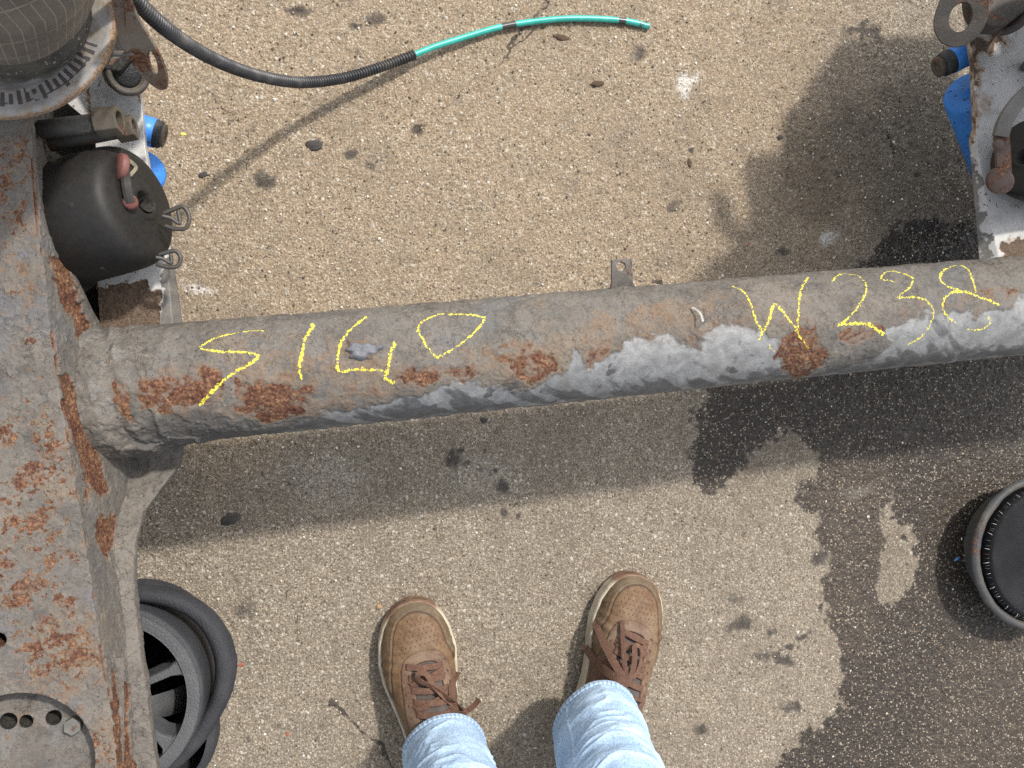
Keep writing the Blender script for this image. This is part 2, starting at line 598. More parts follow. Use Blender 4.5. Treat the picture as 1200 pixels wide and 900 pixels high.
def build_ground():
    xs = axis_lines(-0.52, 1.22, 0.0026, 60)
    ys = axis_lines(-0.74, 0.74, 0.0026, 60)
    X, Y = np.meshgrid(xs, ys, indexing='ij')
    P = np.stack([X, Y, np.zeros_like(X)], -1)
    near = (X > -0.6) & (X < 1.35) & (np.abs(Y) < 0.85)
    Q = P[near]
    px = to_px(Q)
    wob = np.stack([fbm(Q, 22, 4, 1), fbm(Q, 22, 4, 2)], -1) * 26 + np.stack([fbm(Q, 95, 3, 3), fbm(Q, 95, 3, 4)], -1) * 13
    pw = px + wob
    z = 0.0016 * fbm(Q, 9, 3, 5) + 0.0014 * fbm(Q, 75, 3, 6) + 0.0007 * RNG.normal(size=len(Q)).clip(-2, 2)

    def area(poly, soft):
        return sstep(soft, -soft, poly_sdf(pw, poly))

    def blob(x, y, rx, ry, ang=0.0, soft=0.35):
        c, s = math.cos(R(ang)), math.sin(R(ang))
        k = min(1.0, max(rx, ry) / 36 + .16)
        q = px + wob * k
        dx, dy = q[:, 0] - x, q[:, 1] - y
        d = np.hypot((dx * c + dy * s) / rx, (-dx * s + dy * c) / ry)
        return sstep(1 + soft, 1 - soft, d)

    wet = area([(1000, 318), (1016, 296), (1040, 272), (1070, 262), (1150, 258), (1420, 250), (1500, 1100), (900, 1080),
                (906, 905), (930, 876), (950, 846), (972, 856), (987, 828), (990, 793), (980, 752), (969, 726), (963, 690),
                (976, 660), (970, 640), (960, 612), (955, 600), (946, 592), (932, 570), (934, 556), (960, 566), (965, 545),
                (951, 527), (935, 507), (918, 495), (903, 504), (882, 524), (866, 548), (853, 571), (832, 578), (812, 568),
                (809, 530), (813, 496), (826, 464), (850, 400)], 8)
    dry = area([(1046, 582), (1054, 596), (1056, 620), (1075, 655), (1066, 685), (1048, 709), (1029, 700), (1031, 660), (1039, 620)], 6)
    wet = np.maximum(wet - dry, 0)
    mid_damp = area([(958, 540), (1000, 535), (1036, 560), (1036, 640), (1022, 700), (1010, 760), (985, 740), (972, 690), (980, 650), (962, 600)], 22)
    corner_haze = area([(1130, 770), (1300, 700), (1300, 960), (1060, 960)], 60)  # brown lens haze painted into the wet colour at the lower right
    wet = wet * 1.0
    drying_haze = np.clip(.85 * mid_damp + .75 * corner_haze + .28 + .35 * fbm(Q, 6, 3, 9) - .28 * sstep(560, 470, px[:, 1]), 0, 1)
    damp_shade_v = np.zeros(len(Q))
    damp_shade_v = np.maximum(damp_shade_v, .34 * area([(800, 440), (990, 300), (1060, 250), (1420, 240), (1500, 1100), (890, 1100), (900, 880), (935, 850), (980, 800), (962, 700), (950, 610), (925, 560), (800, 590)], 16))
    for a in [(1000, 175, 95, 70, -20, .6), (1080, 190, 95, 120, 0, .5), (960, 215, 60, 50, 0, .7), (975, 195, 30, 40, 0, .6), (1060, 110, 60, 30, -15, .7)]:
        damp_shade_v = np.maximum(damp_shade_v, 0.55 * blob(*a))  # damp stains plus painted shade that deepens the upper right shadow
    damp_shade_v = np.maximum(damp_shade_v, 0.16 * area([(165, 500), (420, 500), (640, 480), (830, 470), (835, 560), (640, 585), (420, 615), (215, 640), (165, 690)], 30))  # painted shade following the cast shadow of the tube
    oil = np.zeros(len(Q))
    for a in [(590, 572, 11, 8, 0), (562, 552, 8, 5, 20), (573, 556, 6, 5, 0), (604, 590, 7, 5, 0), (588, 601, 7, 5, 0), (608, 602, 5, 4, 0),
              (530, 536, 13, 16, 0), (545, 545, 8, 6, 0), (566, 530, 5, 4, 0), (583, 553, 5, 4, 0), (540, 528, 5, 5, 0),
              (870, 735, 17, 13, 20), (912, 778, 22, 9, -10), (895, 770, 9, 7, 0), (925, 757, 9, 6, 0), (960, 655, 14, 13, 0),
              (940, 745, 9, 5, 0), (955, 752, 5, 4, 0), (928, 830, 20, 10, 0), (905, 745, 7, 8, 0), (860, 700, 16, 9, 0),
              (307, 211, 15, 13, 0), (412, 179, 10, 7, 0), (434, 192, 8, 7, 0), (350, 12, 22, 10, 10), (440, 20, 16, 10, 0),
              (420, 30, 12, 6, 0), (748, 66, 15, 12, 0), (790, 240, 12, 9, 0), (490, 153, 10, 6, 0), (824, 856, 14, 11, 0),
              (1010, 40, 30, 14, 0), (915, 296, 12, 8, 0), (290, 715, 18, 16, 0), (810, 175, 5, 4, 0), (700, 98, 5, 4, 0)]:
        oil = np.maximum(oil, (0.60 + 0.20 * RNG.random()) * blob(*a, soft=.85))
    for _ in range(90):
        x, y, r = RNG.uniform(160, 1000), RNG.uniform(0, 900), RNG.uniform(2, 5)
        oil = np.maximum(oil, 0.55 * blob(x, y, r, r * RNG.uniform(.6, 1.2), soft=.5))
    sand = sstep(520, 250, px[:, 1]) * sstep(1150, 850, px[:, 0]) * 0.6 + 0.9 * blob(240, 300, 120, 230, 0, .6) + 0.25
    crack = np.zeros(len(Q))
    for line, w in [([(392, 826), (412, 846), (432, 858), (447, 872), (462, 900)], 6.0), ([(640, 0), (632, 14), (605, 40), (592, 66)], 5.5),
                    ([(592, 66), (565, 88), (520, 125), (490, 155), (440, 190)], 2.2), ([(880, 770), (905, 762), (930, 770), (960, 764)], 2.2), ([(330, 690), (350, 720), (352, 760), (372, 790)], 1.8), ([(1010, 130), (1040, 160), (1048, 200)], 2.0), ([(250, 120), (285, 150), (290, 200)], 2.0), ([(748, 328), (765, 330), (782, 338)], 3.5),
                    ([(655, 15), (640, 24), (600, 52)], 2.5)]:
        crack = np.maximum(crack, sstep(w, w * .2, seg_dist(px + wob * .45, smooth_line(line, 24))) * (0.78 + .35 * fbm(Q, 30, 3, 10)))
    pale = np.zeros(len(Q))
    for a in [(232, 338, 16, 5, 0), (810, 100, 8, 16, 30), (800, 95, 6, 10, 0), (1005, 575, 14, 8, 0), (970, 280, 7, 12, 30), (380, 560, 45, 28, 0), (560, 560, 40, 22, 0)]:
        pale = np.maximum(pale, (0.75 if a[2] < 20 else 0.10) * blob(*a, soft=.6))
    z -= 0.0012 * crack
    attrs = {}
    for k, v in dict(wet=wet, drying_haze=drying_haze, damp_shade=damp_shade_v, oil=oil, sand=sand, crack=crack, pale=pale).items():
        f = np.zeros(X.shape)
        f[near] = v
        attrs[k] = f
    attrs['sand'][~near] = 0.5
    P[..., 2][near] = z
    o = raw_mesh('ground', P, grid_quads(*X.shape), ground_material(), None, attrs)
    o['kind'] = 'structure'
    return o


build_ground()


def build_grit():
    """Loose grit lying on the asphalt: tiny angular grains in one mesh."""
    M = Mat('loose_grit')
    g = M.attr('tone')
    col = M.ramp(g, [(0.0, (0.055, 0.045, 0.036)), (0.3, (0.17, 0.125, 0.08)), (0.6, (0.33, 0.26, 0.17)), (0.85, (0.48, 0.42, 0.33)), (1.0, (0.62, 0.58, 0.52))])
    mat = M.done(col, 0.85)
    base = np.array([(1, 0, 0), (-1, 0, 0), (0, 1, 0), (0, -1, 0), (0, 0, .8), (0, 0, -.4)], float)
    tri = np.array([(0, 2, 4), (2, 1, 4), (1, 3, 4), (3, 0, 4), (2, 0, 5), (1, 2, 5), (3, 1, 5), (0, 3, 5)])
    n = 15000
    x = RNG.uniform(-0.50, 1.2, n)
    y = RNG.uniform(-0.72, 0.72, n)
    keep = (RNG.random(n) < np.where(y > 0.0, 1.0, 0.6)) & (RNG.random(n) < np.where((x > 0.55) & (y < .2), 0.4, 1.0))
    x, y = x[keep], y[keep]
    n = len(x)
    s = 0.0009 + 0.0016 * RNG.random(n) ** 2.5
    A = RNG.uniform(0, 6.28, n)
    v = np.repeat(base[None], n, 0) * (s[:, None, None] * RNG.uniform(.6, 1.3, (n, 6, 3)))
    c, sn = np.cos(A)[:, None], np.sin(A)[:, None]
    vx, vy = v[..., 0] * c - v[..., 1] * sn, v[..., 0] * sn + v[..., 1] * c
    P = np.stack([vx + x[:, None], vy + y[:, None], v[..., 2] + 0.0012], -1)
    q = (tri[None] + 6 * np.arange(n)[:, None, None]).reshape(-1, 3)
    o = raw_mesh('grit', P, q, mat, None, {'tone': np.repeat(RNG.random(n), 6)}, smooth=False)
    o['kind'] = 'stuff'


build_grit()

# ================================================================== AXLE
AXZ, AXR = 0.295, 0.0635
axA, axB = at(300, 441, AXZ), at(1100, 367, AXZ)
AXD = (axB - axA) / np.linalg.norm(axB - axA)         # along the tube, towards the right
AXB = np.array([-AXD[1], AXD[0], 0.0])                # horizontal, away from the person
Z3 = np.array([0, 0, 1.0])


def pix_tube(px, py):
    """Photo pixel on the tube -> (distance along, distance round from the top)."""
    p = at(px, py, 0.0) - EYE
    p = p / np.linalg.norm(p, axis=-1)[..., None]
    w = EYE - axA
    b1, b2 = p @ AXB, p[..., 2]
    w1, w2 = w @ AXB, w[2]
    a, b, c = b1 * b1 + b2 * b2, b1 * w1 + b2 * w2, w1 * w1 + w2 * w2 - AXR ** 2
    t = (-b - np.sqrt(np.maximum(b * b - a * c, 0))) / a
    h = w + t[..., None] * p
    return np.stack([h @ AXD, AXR * np.arctan2(h @ AXB, h[..., 2])], -1)


def pt(pts):
    a = np.asarray(pts, float)
    return pix_tube(a[:, 0], a[:, 1])


sL = (at(215, 385, .27) - axA) @ AXD
sR = (at(1147, 300, .27) - axA) @ AXD
MIDP = axA + AXD * (sL + sR) / 2


def mirror(P):
    P = np.asarray(P, float)
    return P - 2 * ((P - MIDP) @ AXD)[..., None] * AXD


axle = thing('trailer_axle', 'rusty grey trailer axle beam with yellow chalk letters and numbers on its tube', 'axle', at(650, 420, 0.0))

CHALK = [
    ([(308, 388), (290, 388), (267, 392), (247, 399), (234, 408), (257, 412), (283, 413), (300, 415), (301, 420), (290, 428), (267, 442), (250, 457), (235, 474)], 1.5, 3.0),
    ([(367, 381), (358, 397), (354, 413), (351, 430), (353, 443)], 3.0, 2.4),
    ([(428, 372), (412, 385), (400, 402), (396, 420), (397, 435), (420, 433), (448, 434)], 2.8, 2.2),
    ([(462, 402), (457, 417), (455, 430), (452, 443), (462, 449)], 3.4, 3.0),
    ([(568, 372), (550, 369), (523, 368), (503, 373), (490, 383), (495, 397), (502, 408), (512, 418), (530, 410), (550, 395), (563, 382), (568, 373)], 2.0, 2.0),
    ([(859, 335), (872, 342), (880, 358), (887, 377), (893, 388)], 2.0, 2.0),
    ([(890, 398), (900, 377), (907, 357), (915, 363), (927, 378), (935, 388)], 2.6, 2.2),
    ([(947, 325), (938, 342), (936, 363), (935, 387), (942, 400), (948, 408)], 2.3, 1.6),
    ([(902, 405), (904, 410), (908, 412)], 1.6, 1.6),
    ([(975, 330), (982, 323), (1000, 322), (1012, 328), (1015, 340), (1008, 355), (995, 372), (983, 382)], 1.7, 2.0),
    ([(983, 381), (1003, 379), (1020, 381), (1030, 388), (1035, 392)], 2.8, 3.4),
    ([(1048, 330), (1033, 326), (1040, 319), (1057, 320), (1069, 327), (1065, 338), (1052, 349), (1070, 348), (1087, 353), (1094, 365), (1090, 382), (1080, 395), (1065, 404)], 1.5, 2.0),
    ([(1170, 357), (1153, 350), (1133, 343), (1113, 337), (1102, 328), (1105, 318), (1118, 312), (1133, 315), (1140, 328), (1143, 342)], 2.2, 1.9),
    ([(1135, 342), (1115, 343), (1105, 355), (1110, 370), (1120, 378)], 1.9, 1.7),
    ([(1135, 386), (1150, 387), (1160, 380), (1160, 372)], 1.7, 1.9),
]


def weathered_material(name, greys, zinc=True):
    """Flaking paint over steel: the masks rust / bare / dark / tan / chalk are the layers that are there."""
    M = Mat(name)
    rust, bare, dark, tan, chalk = (M.attr(k) for k in ('rust', 'bare', 'dark', 'tan', 'chalk'))
    n = M.noise(24, 6, 0.62, 0.4)
    n2 = M.noise(70, 5, 0.65, 0.3)
    f = M.noise(420, 4, 0.7)
    col = M.ramp(n, [(0.30, greys[0]), (0.45, greys[1]), (0.58, greys[2]), (0.72, greys[3])])
    col = M.mix(M.rng(n2, 0.5, 0.72, 0, 0.55), col, greys[4])
    col = M.mix(M.rng(f, 0.50, 0.30, 0, 0.5), col, (0.045, 0.038, 0.030))
    lowf = M.noise(7.5, 5, 0.6, 0.5)
    col = M.mix(M.rng(lowf, 0.44, 0.34, 0, 0.65), col, greys[3])
    col = M.mix(M.rng(lowf, 0.52, 0.68, 0, 0.55), col, greys[4])
    # flakes: each paint scale has its own tone, its edges break into dark cracks
    wv = M.t.nodes.new('ShaderNodeVectorMath')
    wv.operation = 'MULTIPLY_ADD'
    M.t.links.new(M.noise(60, 4, 0.65, out=1), wv.inputs[0])
    wv.inputs[1].default_value = (0.034, 0.034, 0.034)
    M.t.links.new(M.co, wv.inputs[2])
    wv = wv.outputs[0]
    cell = M.sep(M.voro(75, out='Color', vec=wv), 0)
    cell2 = M.sep(M.voro(210, out='Color', vec=wv), 1)
    ce = M.voro(75, 'DISTANCE_TO_EDGE', vec=wv)
    ce2 = M.voro(210, 'DISTANCE_TO_EDGE', vec=wv)
    msk = M.rng(M.noise(19, 5, 0.65), 0.50, 0.66)
    col = M.mix(M.math('MULTIPLY', M.rng(cell, 0.45, 0.9, 0, 0.45), msk), col, greys[4])
    col = M.mix(M.rng(cell2, 0.55, 1.0, 0, 0.40), col, (0.060, 0.052, 0.044))
    col = M.mix(M.rng(cell2, 0.30, 0.0, 0, 0.35), col, greys[4])
    crk = M.math('MAXIMUM', M.math('MULTIPLY', M.rng(ce, 0.060, 0.012), msk), M.math('MULTIPLY', M.rng(ce2, 0.09, 0.02), M.rng(n2, 0.56, 0.66)))
    pits = M.rng(M.noise(260, 3, 0.6), 0.62, 0.70)
    tm = M.rng(M.math('ADD', tan, M.math('MULTIPLY_ADD', n2, 0.7, -0.35)), 0.35, 0.75)
    col = M.mix(M.math('MULTIPLY', M.math('MULTIPLY', tm, M.rng(f, 0.30, 0.55, 0.25, 1.0)), 0.46), col, M.ramp(f, [(0.3, (0.117, 0.076, 0.043)), (0.55, (0.199, 0.136, 0.082)), (0.75, (0.265, 0.203, 0.133))]))
    col = M.mix(M.math('MULTIPLY', M.math('MAXIMUM', M.math('MULTIPLY', crk, 0.55), pits), 0.75), col, (0.030, 0.025, 0.021))
    # bare galvanised steel
    zc = M.mix(M.rng(n2, 0.32, 0.68), (0.244, 0.243, 0.236), (0.153, 0.150, 0.149))
    zc = M.mix(M.rng(n, 0.45, 0.65, 0, 0.5), zc, (0.135, 0.128, 0.117))
    edge = M.math('ADD', M.math('MULTIPLY_ADD', n2, 0.5, -0.25), M.math('MULTIPLY_ADD', f, 0.35, -0.175))
    bm = M.rng(M.math('ADD', bare, edge), 0.25, 0.80)
    col = M.mix(bm, col, zc)
    dm = M.rng(M.math('ADD', dark, edge), 0.25, 0.95)
    col = M.mix(M.math('MULTIPLY', dm, 0.8), col, (0.048, 0.047, 0.047))
    rm = M.rng(M.math('ADD', rust, M.math('MULTIPLY', edge, 1.7)), 0.36, 0.66)
    col = M.mix(rm, col, rust_colour(M, 330))
    halo = M.math('MULTIPLY', M.rng(M.math('ADD', rust, edge), 0.12, 0.42), 0.42)
    col = M.mix(M.math('MULTIPLY', halo, M.math('SUBTRACT', 1.0, rm)), col, (0.165, 0.092, 0.048))
    cm = M.rng(M.math('SUBTRACT', M.math('MULTIPLY', chalk, 0.54), M.math('MULTIPLY_ADD', M.noise(420, 3, 0.75), 2.4, -0.46)), -0.42, -0.22)
    col = M.mix(M.math('MULTIPLY', cm, M.rng(chalk, 0.05, 0.25)), col, (0.66, 0.58, 0.05))
    h = M.math('ADD', M.math('MULTIPLY', f, 0.8), M.math('MULTIPLY', n2, 0.9))
    h = M.math('SUBTRACT', h, M.math('MULTIPLY', M.math('MULTIPLY', crk, M.math('SUBTRACT', 1.0, bm)), 0.9))
    h = M.math('ADD', h, M.math('MULTIPLY', M.math('MULTIPLY', cell, msk), 0.7))
    h = M.math('SUBTRACT', h, M.math('MULTIPLY', rm, M.math('MULTIPLY', f, 1.2)))
    nb = M.bump(h, 0.55, 0.0014)
    rr = M.math('SUBTRACT', 0.78, M.math('MULTIPLY', bm, 0.30))
    nb = M.bump(M.noise(900, 2, 0.7), 0.5, 0.0006, nb)
    return M.done(col, rr, nb, M.math('MULTIPLY', M.math('MULTIPLY', bm, M.math('SUBTRACT', 1.0, rm)), 0.15), spec=0.3)


TUBE_MAT = weathered_material('flaking_tube_paint', [(0.067, 0.062, 0.055), (0.103, 0.094, 0.082), (0.131, 0.119, 0.103), (0.101, 0.100, 0.100), (0.163, 0.136, 0.107)])
ARM_MAT = weathered_material('flaking_arm_paint', [(0.062, 0.056, 0.050), (0.105, 0.095, 0.084), (0.120, 0.106, 0.090), (0.100, 0.100, 0.106), (0.158, 0.138, 0.114)])


def build_tube():
    s0 = float(pix_tube(np.array(70.0), np.array(455.0))[0])
    s1 = float(pix_tube(np.array(1235.0), np.array(355.0))[0])
    s = np.concatenate([np.arange(s0, s1, 0.00105), np.linspace(s1 + 0.004, s1 + 0.40, 40)])
    th = np.concatenate([np.arange(-1.75, 1.35, 0.0165), np.linspace(1.37, 2 * math.pi - 1.77, 44)])
    S, T = np.meshgrid(s, th, indexing='ij')
    Tn = np.where(T > math.pi, T - 2 * math.pi, T)
    D = np.stack([S, AXR * Tn], -1)
    C3 = axA + S[..., None] * AXD + AXR * (np.sin(T)[..., None] * AXB + np.cos(T)[..., None] * Z3)
    wob = np.stack([fbm(C3, 38, 4, 21), fbm(C3, 38, 4, 22)], -1) * 0.021 + np.stack([fbm(C3, 150, 3, 23), fbm(C3, 150, 3, 24)], -1) * 0.006
    W = D + wob

    def area(poly, soft=0.003):
        q = pt(poly)
        lo, hi = q.min(0) - 0.03, q.max(0) + 0.03
        out = np.zeros(S.shape)
        m = np.all((W > lo) & (W < hi), -1)
        out[m] = sstep(soft, -soft, poly_sdf(W[m], q))
        return out

    n1, n2, n3 = fbm(C3, 26, 5, 31), fbm(C3, 60, 4, 32), fbm(C3, 240, 2, 33)
    rust = np.zeros(S.shape)
    for poly, k in [([(160, 452), (178, 440), (215, 436), (250, 436), (256, 458), (244, 482), (214, 478), (190, 482), (165, 478)], .95),
                    ([(275, 452), (320, 446), (366, 452), (361, 478), (334, 494), (300, 490), (272, 474)], .95),
                    ([(586, 418), (620, 408), (650, 410), (654, 430), (640, 446), (618, 448), (600, 436)], 1.0),
                    ([(462, 448), (480, 436), (520, 430), (562, 430), (560, 446), (525, 447), (500, 452), (478, 455)], .72),
                    ([(575, 408), (600, 400), (640, 402), (640, 412), (600, 420), (580, 430)], .5),
                    ([(916, 394), (934, 386), (955, 386), (962, 402), (968, 415), (955, 436), (935, 444), (918, 436), (913, 412)], 1.0),
                    ([(985, 388), (1010, 381), (1036, 380), (1041, 392), (1010, 402), (990, 400)], .75),
                    ([(132, 442), (142, 440), (150, 470), (158, 495), (146, 490), (136, 470)], .95),
                    ([(1150, 342), (1200, 336), (1200, 346), (1160, 352)], .55), ([(805, 395), (820, 390), (822, 410), (808, 412)], .6),
                    ([(690, 400), (712, 396), (708, 420), (696, 440), (690, 425)], .5), ([(300, 408), (345, 412), (395, 410), (440, 392), (448, 400), (400, 420), (330, 425)], .36),
                    ([(170, 434), (220, 428), (250, 434), (200, 446)], .45)]:
        rust = np.maximum(rust, k * area(poly))
    rust = rust * (0.77 + 0.95 * n2 + .5 * fbm(C3, 130, 3, 49))
    rust = np.maximum(rust, (.24 + .35 * n2) * area([(165, 425), (270, 418), (370, 425), (470, 418), (660, 392), (664, 452), (540, 446), (470, 462), (370, 492), (240, 492), (165, 490)], .012))
    rust = np.maximum(rust, (.22 + .3 * n2) * area([(660, 370), (840, 345), (1000, 380), (1060, 350), (1200, 330), (1200, 350), (1050, 380), (900, 390), (680, 415)], .012))
    bare = area([(330, 512), (352, 496), (385, 482), (430, 477), (470, 470), (505, 462), (528, 448), (545, 440), (560, 452), (590, 452), (602, 458), (640, 450),
                 (656, 438), (670, 412), (682, 416), (690, 436), (705, 425), (712, 410), (745, 400), (790, 392), (800, 404), (822, 412), (828, 392), (858, 380), (892, 384), (912, 396),
                 (914, 436), (935, 446), (965, 432), (985, 430), (1010, 425), (1036, 416), (1044, 385), (1080, 374), (1120, 366), (1160, 366), (1200, 348), (1250, 352), (1330, 338), (1420, 345),
                 (1420, 470), (900, 470), (600, 505), (330, 540)], 0.008)
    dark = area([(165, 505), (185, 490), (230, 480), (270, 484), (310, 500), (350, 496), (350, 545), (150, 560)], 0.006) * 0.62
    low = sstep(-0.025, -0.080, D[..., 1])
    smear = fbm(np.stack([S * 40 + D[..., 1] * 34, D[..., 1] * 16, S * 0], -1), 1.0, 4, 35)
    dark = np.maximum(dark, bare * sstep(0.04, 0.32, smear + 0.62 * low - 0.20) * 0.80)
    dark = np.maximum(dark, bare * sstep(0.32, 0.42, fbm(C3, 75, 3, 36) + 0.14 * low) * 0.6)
    dark = np.maximum(dark, area([(1005, 405), (1040, 402), (1036, 428), (985, 436), (965, 440), (960, 425)], 0.008) * 0.55)
    dark = np.maximum(dark, area([(812, 402), (822, 396), (824, 412), (812, 414)], 0.004) * 0.6)
    for x, y, r in [(650, 470, .0055), (603, 452, .007), (577, 459, .006), (513, 477, .006), (595, 447, .005), (722, 434, .005), (1062, 415, .004), (858, 437, .005), (565, 474, .004)]:
        q = pt([(x, y)])[0]
        dark = np.maximum(dark, 0.9 * sstep(1.3, 0.7, np.hypot((W[..., 0] - q[0]) / (r * 1.3), (W[..., 1] - q[1]) / r)))
    tan = 0.30 + 0.5 * n1 + area([(560, 400), (680, 380), (830, 350), (840, 380), (700, 430), (560, 450)], 0.02) * 0.3 + area([(240, 400), (420, 400), (480, 420), (480, 470), (280, 450)], 0.02) * 0.3
    chalk = np.zeros(S.shape)
    for line, w0, w1 in CHALK:
        q = pt(smooth_line(line, 8 * len(line)))
        lo, hi = q.min(0) - 0.012, q.max(0) + 0.012
        m = np.all((D > lo) & (D < hi), -1)
        dm = D[m] + np.stack([fbm(C3[m], 300, 2, 41), fbm(C3[m], 300, 2, 42)], -1) * 0.0022
        best = np.zeros(len(dm))
        for k in range(len(q) - 1):
            w = (w0 + (w1 - w0) * k / (len(q) - 1)) * 0.00062
            best = np.maximum(best, sstep(w * 1.45, w * 0.35, seg_dist(dm, q[k:k + 2])))
        chalk[m] = np.maximum(chalk[m], best)
    # relief: paint plates, rust scabs, the saddle weld at the arm
    flake = area([(412, 404), (425, 402), (440, 405), (445, 414), (436, 421), (420, 420), (405, 414)], 0.0015)
    rough_end = sstep(pix_tube(np.array(300.0), np.array(400.0))[0], pix_tube(np.array(150.0), np.array(400.0))[0], S)
    plates = sstep(-0.03, 0.02, n1) * 0.0006 + sstep(0.06, 0.10, n2) * 0.0006
    h = plates * (1 - bare) * (1 + 0.4 * rough_end) + (0.0005 * n3 + 0.0009 * n2) * (1 - 0.85 * bare)
    h += rough_end * 0.0006 * sstep(0.0, 0.03, fbm(C3, 60, 4, 37)) * (1 - rust)
    h -= 0.0012 * sstep(0.2, 0.6, rust)
    h -= 0.0008 * sstep(0.3, 0.7, bare)
    dark = np.maximum(dark, .75 * np.exp(-((bare - .38) / .16) ** 2) * sstep(-.05, .2, fbm(C3, 48, 3, 47)))
    h += 0.0011 * sstep(0.3, 0.8, rust) * fbm(C3, 190, 2, 38)
    h += 0.0035 * flake * (1 + 0.5 * fbm(C3, 120, 2, 39)) + 0.0003 * chalk
    wl = pt([(118, 386), (122, 410), (127, 440), (132, 470), (142, 500), (160, 516), (196, 516)])
    o = np.argsort(wl[:, 1])
    ws = np.interp(D[..., 1], wl[o, 1], wl[o, 0])
    dd = ws - S
    h += np.clip(dd, 0, 0.016) * 0.5 + 0.0030 * np.exp(-((dd + 0.009) / 0.0045) ** 2) * (0.7 + 1.2 * fbm(C3, 55, 3, 40))
    h += 0.0020 * np.exp(-((dd + 0.031 + .011 * fbm(C3, 24, 3, 44)) / 0.0028) ** 2) * sstep(-.25, .2, fbm(C3, 45, 3, 29))
    near_w = sstep(-0.05, -0.01, dd) * (1 - rust)
    bare = np.maximum(bare, .5 * np.exp(-((dd + 0.009) / 0.0045) ** 2) * sstep(-.1, .2, n2) * sstep(-0.05, -0.01, D[..., 1]))
    dark = np.maximum(dark, .9 * np.exp(-((fbm(C3, 60, 4, 37) - .012) / .03) ** 2) * near_w * sstep(-.05, .1, n1))
    dark = np.maximum(dark, .85 * np.exp(-((fbm(C3, 34, 4, 45)) / .018) ** 2) * (1 - bare) * sstep(0, .25, fbm(C3, 14, 3, 46)))
    bare = np.maximum(bare, 0.42 * near_w * sstep(-0.02, 0.12, fbm(C3, 55, 3, 43)) * sstep(-0.045, -0.01, D[..., 1]))
    dark = np.maximum(dark, 0.9 * flake * 0.55)
    wq = pt([(728, 338)])[0]
    h += 0.005 * np.exp(-((D[..., 0] - wq[0]) / 0.013) ** 2 - ((D[..., 1] - wq[1]) / 0.009) ** 2)
    rr = AXR - 0.0005 + h
    P = axA + S[..., None] * AXD + rr[..., None] * (np.sin(T)[..., None] * AXB + np.cos(T)[..., None] * Z3)
    q = grid_quads(*S.shape, wrap=True)
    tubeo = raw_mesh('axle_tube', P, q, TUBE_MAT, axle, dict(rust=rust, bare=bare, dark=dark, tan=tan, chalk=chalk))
    return tubeo


axle_tube = build_tube()

steel_dark = worn_metal('dark_steel', (0.035, 0.034, 0.032), (0.059, 0.056, 0.050), rust=0.30, rough=0.55)
steel_grey = worn_metal('grey_steel', (0.090, 0.086, 0.083), (0.135, 0.128, 0.116), rust=0.30, rough=0.6)
steel_rusty = worn_metal('rusty_steel', (0.13, 0.088, 0.055), (0.20, 0.16, 0.12), rust=0.62, rough=0.75, scale=22, bump=0.8)
bolt_steel = worn_metal('oiled_bolt_steel', (0.056, 0.046, 0.036), (0.090, 0.075, 0.056), rust=0.28, rough=0.42, scale=60)
chamber_paint = worn_metal('black_chamber_paint', (0.009, 0.009, 0.009), (0.015, 0.014, 0.013), rust=-0.6, rough=0.56, scale=14, bump=0.3, dirt=(0.031, 0.024, 0.017))
blue_paint = worn_metal('blue_paint', (0.032, 0.180, 0.558), (0.045, 0.216, 0.612), rust=0.04, rough=0.35, scale=26, bump=0.15, speck=(0.027, 0.054, 0.108), dirt=(0.045, 0.117, 0.270))
red_rust = worn_metal('red_primed_steel', (0.133, 0.038, 0.034), (0.168, 0.070, 0.059), rust=0.25, rough=0.55, scale=50)
brown_link = worn_metal('brown_link_steel', (0.059, 0.035, 0.028), (0.091, 0.059, 0.049), rust=0.42, rough=0.6, scale=40)
void_shade = worn_metal('hollow_shade', (0.008, 0.008, 0.008), (0.012, 0.012, 0.012), rust=-0.6, rough=0.9)  # near-black that paints the shade inside holes and gaps

# mounting tab welded to the back of the tube
TZ = 0.322
tab_steel = worn_metal('tab_steel', (0.085, 0.078, 0.070), (0.13, 0.115, 0.10), rust=0.22, rough=0.7, scale=70, bump=.9)
tab_hole = [V(728 + 5.2 * math.cos(a), 312 + 5.2 * math.sin(a), TZ) for a in np.linspace(0, 6.283, 20, endpoint=False)]
plate('mounting_tab', [V(716.5, 304, TZ), V(741, 303, TZ), V(742, 330, TZ - .004), V(746, 346, TZ - .012), V(714, 346, TZ - .012), V(717, 330, TZ - .004)],
      0.004, tab_steel, axle_tube, [tab_hole], bevel=0.0008, label='small drilled grey tab')
sh = pix_tube(np.array([810., 814, 818, 819]), np.array([362., 366, 372, 380]))
shv = [axA + a * AXD + (AXR + 0.003 + 0.003 * k % 2) * (math.sin(b / AXR) * AXB + math.cos(b / AXR) * Z3) for k, (a, b) in enumerate(sh)]
white_chip = worn_metal('pale_flake', (0.5, 0.48, 0.44), (0.38, 0.36, 0.33), rust=0.0)
ribbon('paint_shaving', smooth_line(shv, 14), 0.0022, 0.0006, white_chip, axle_tube)


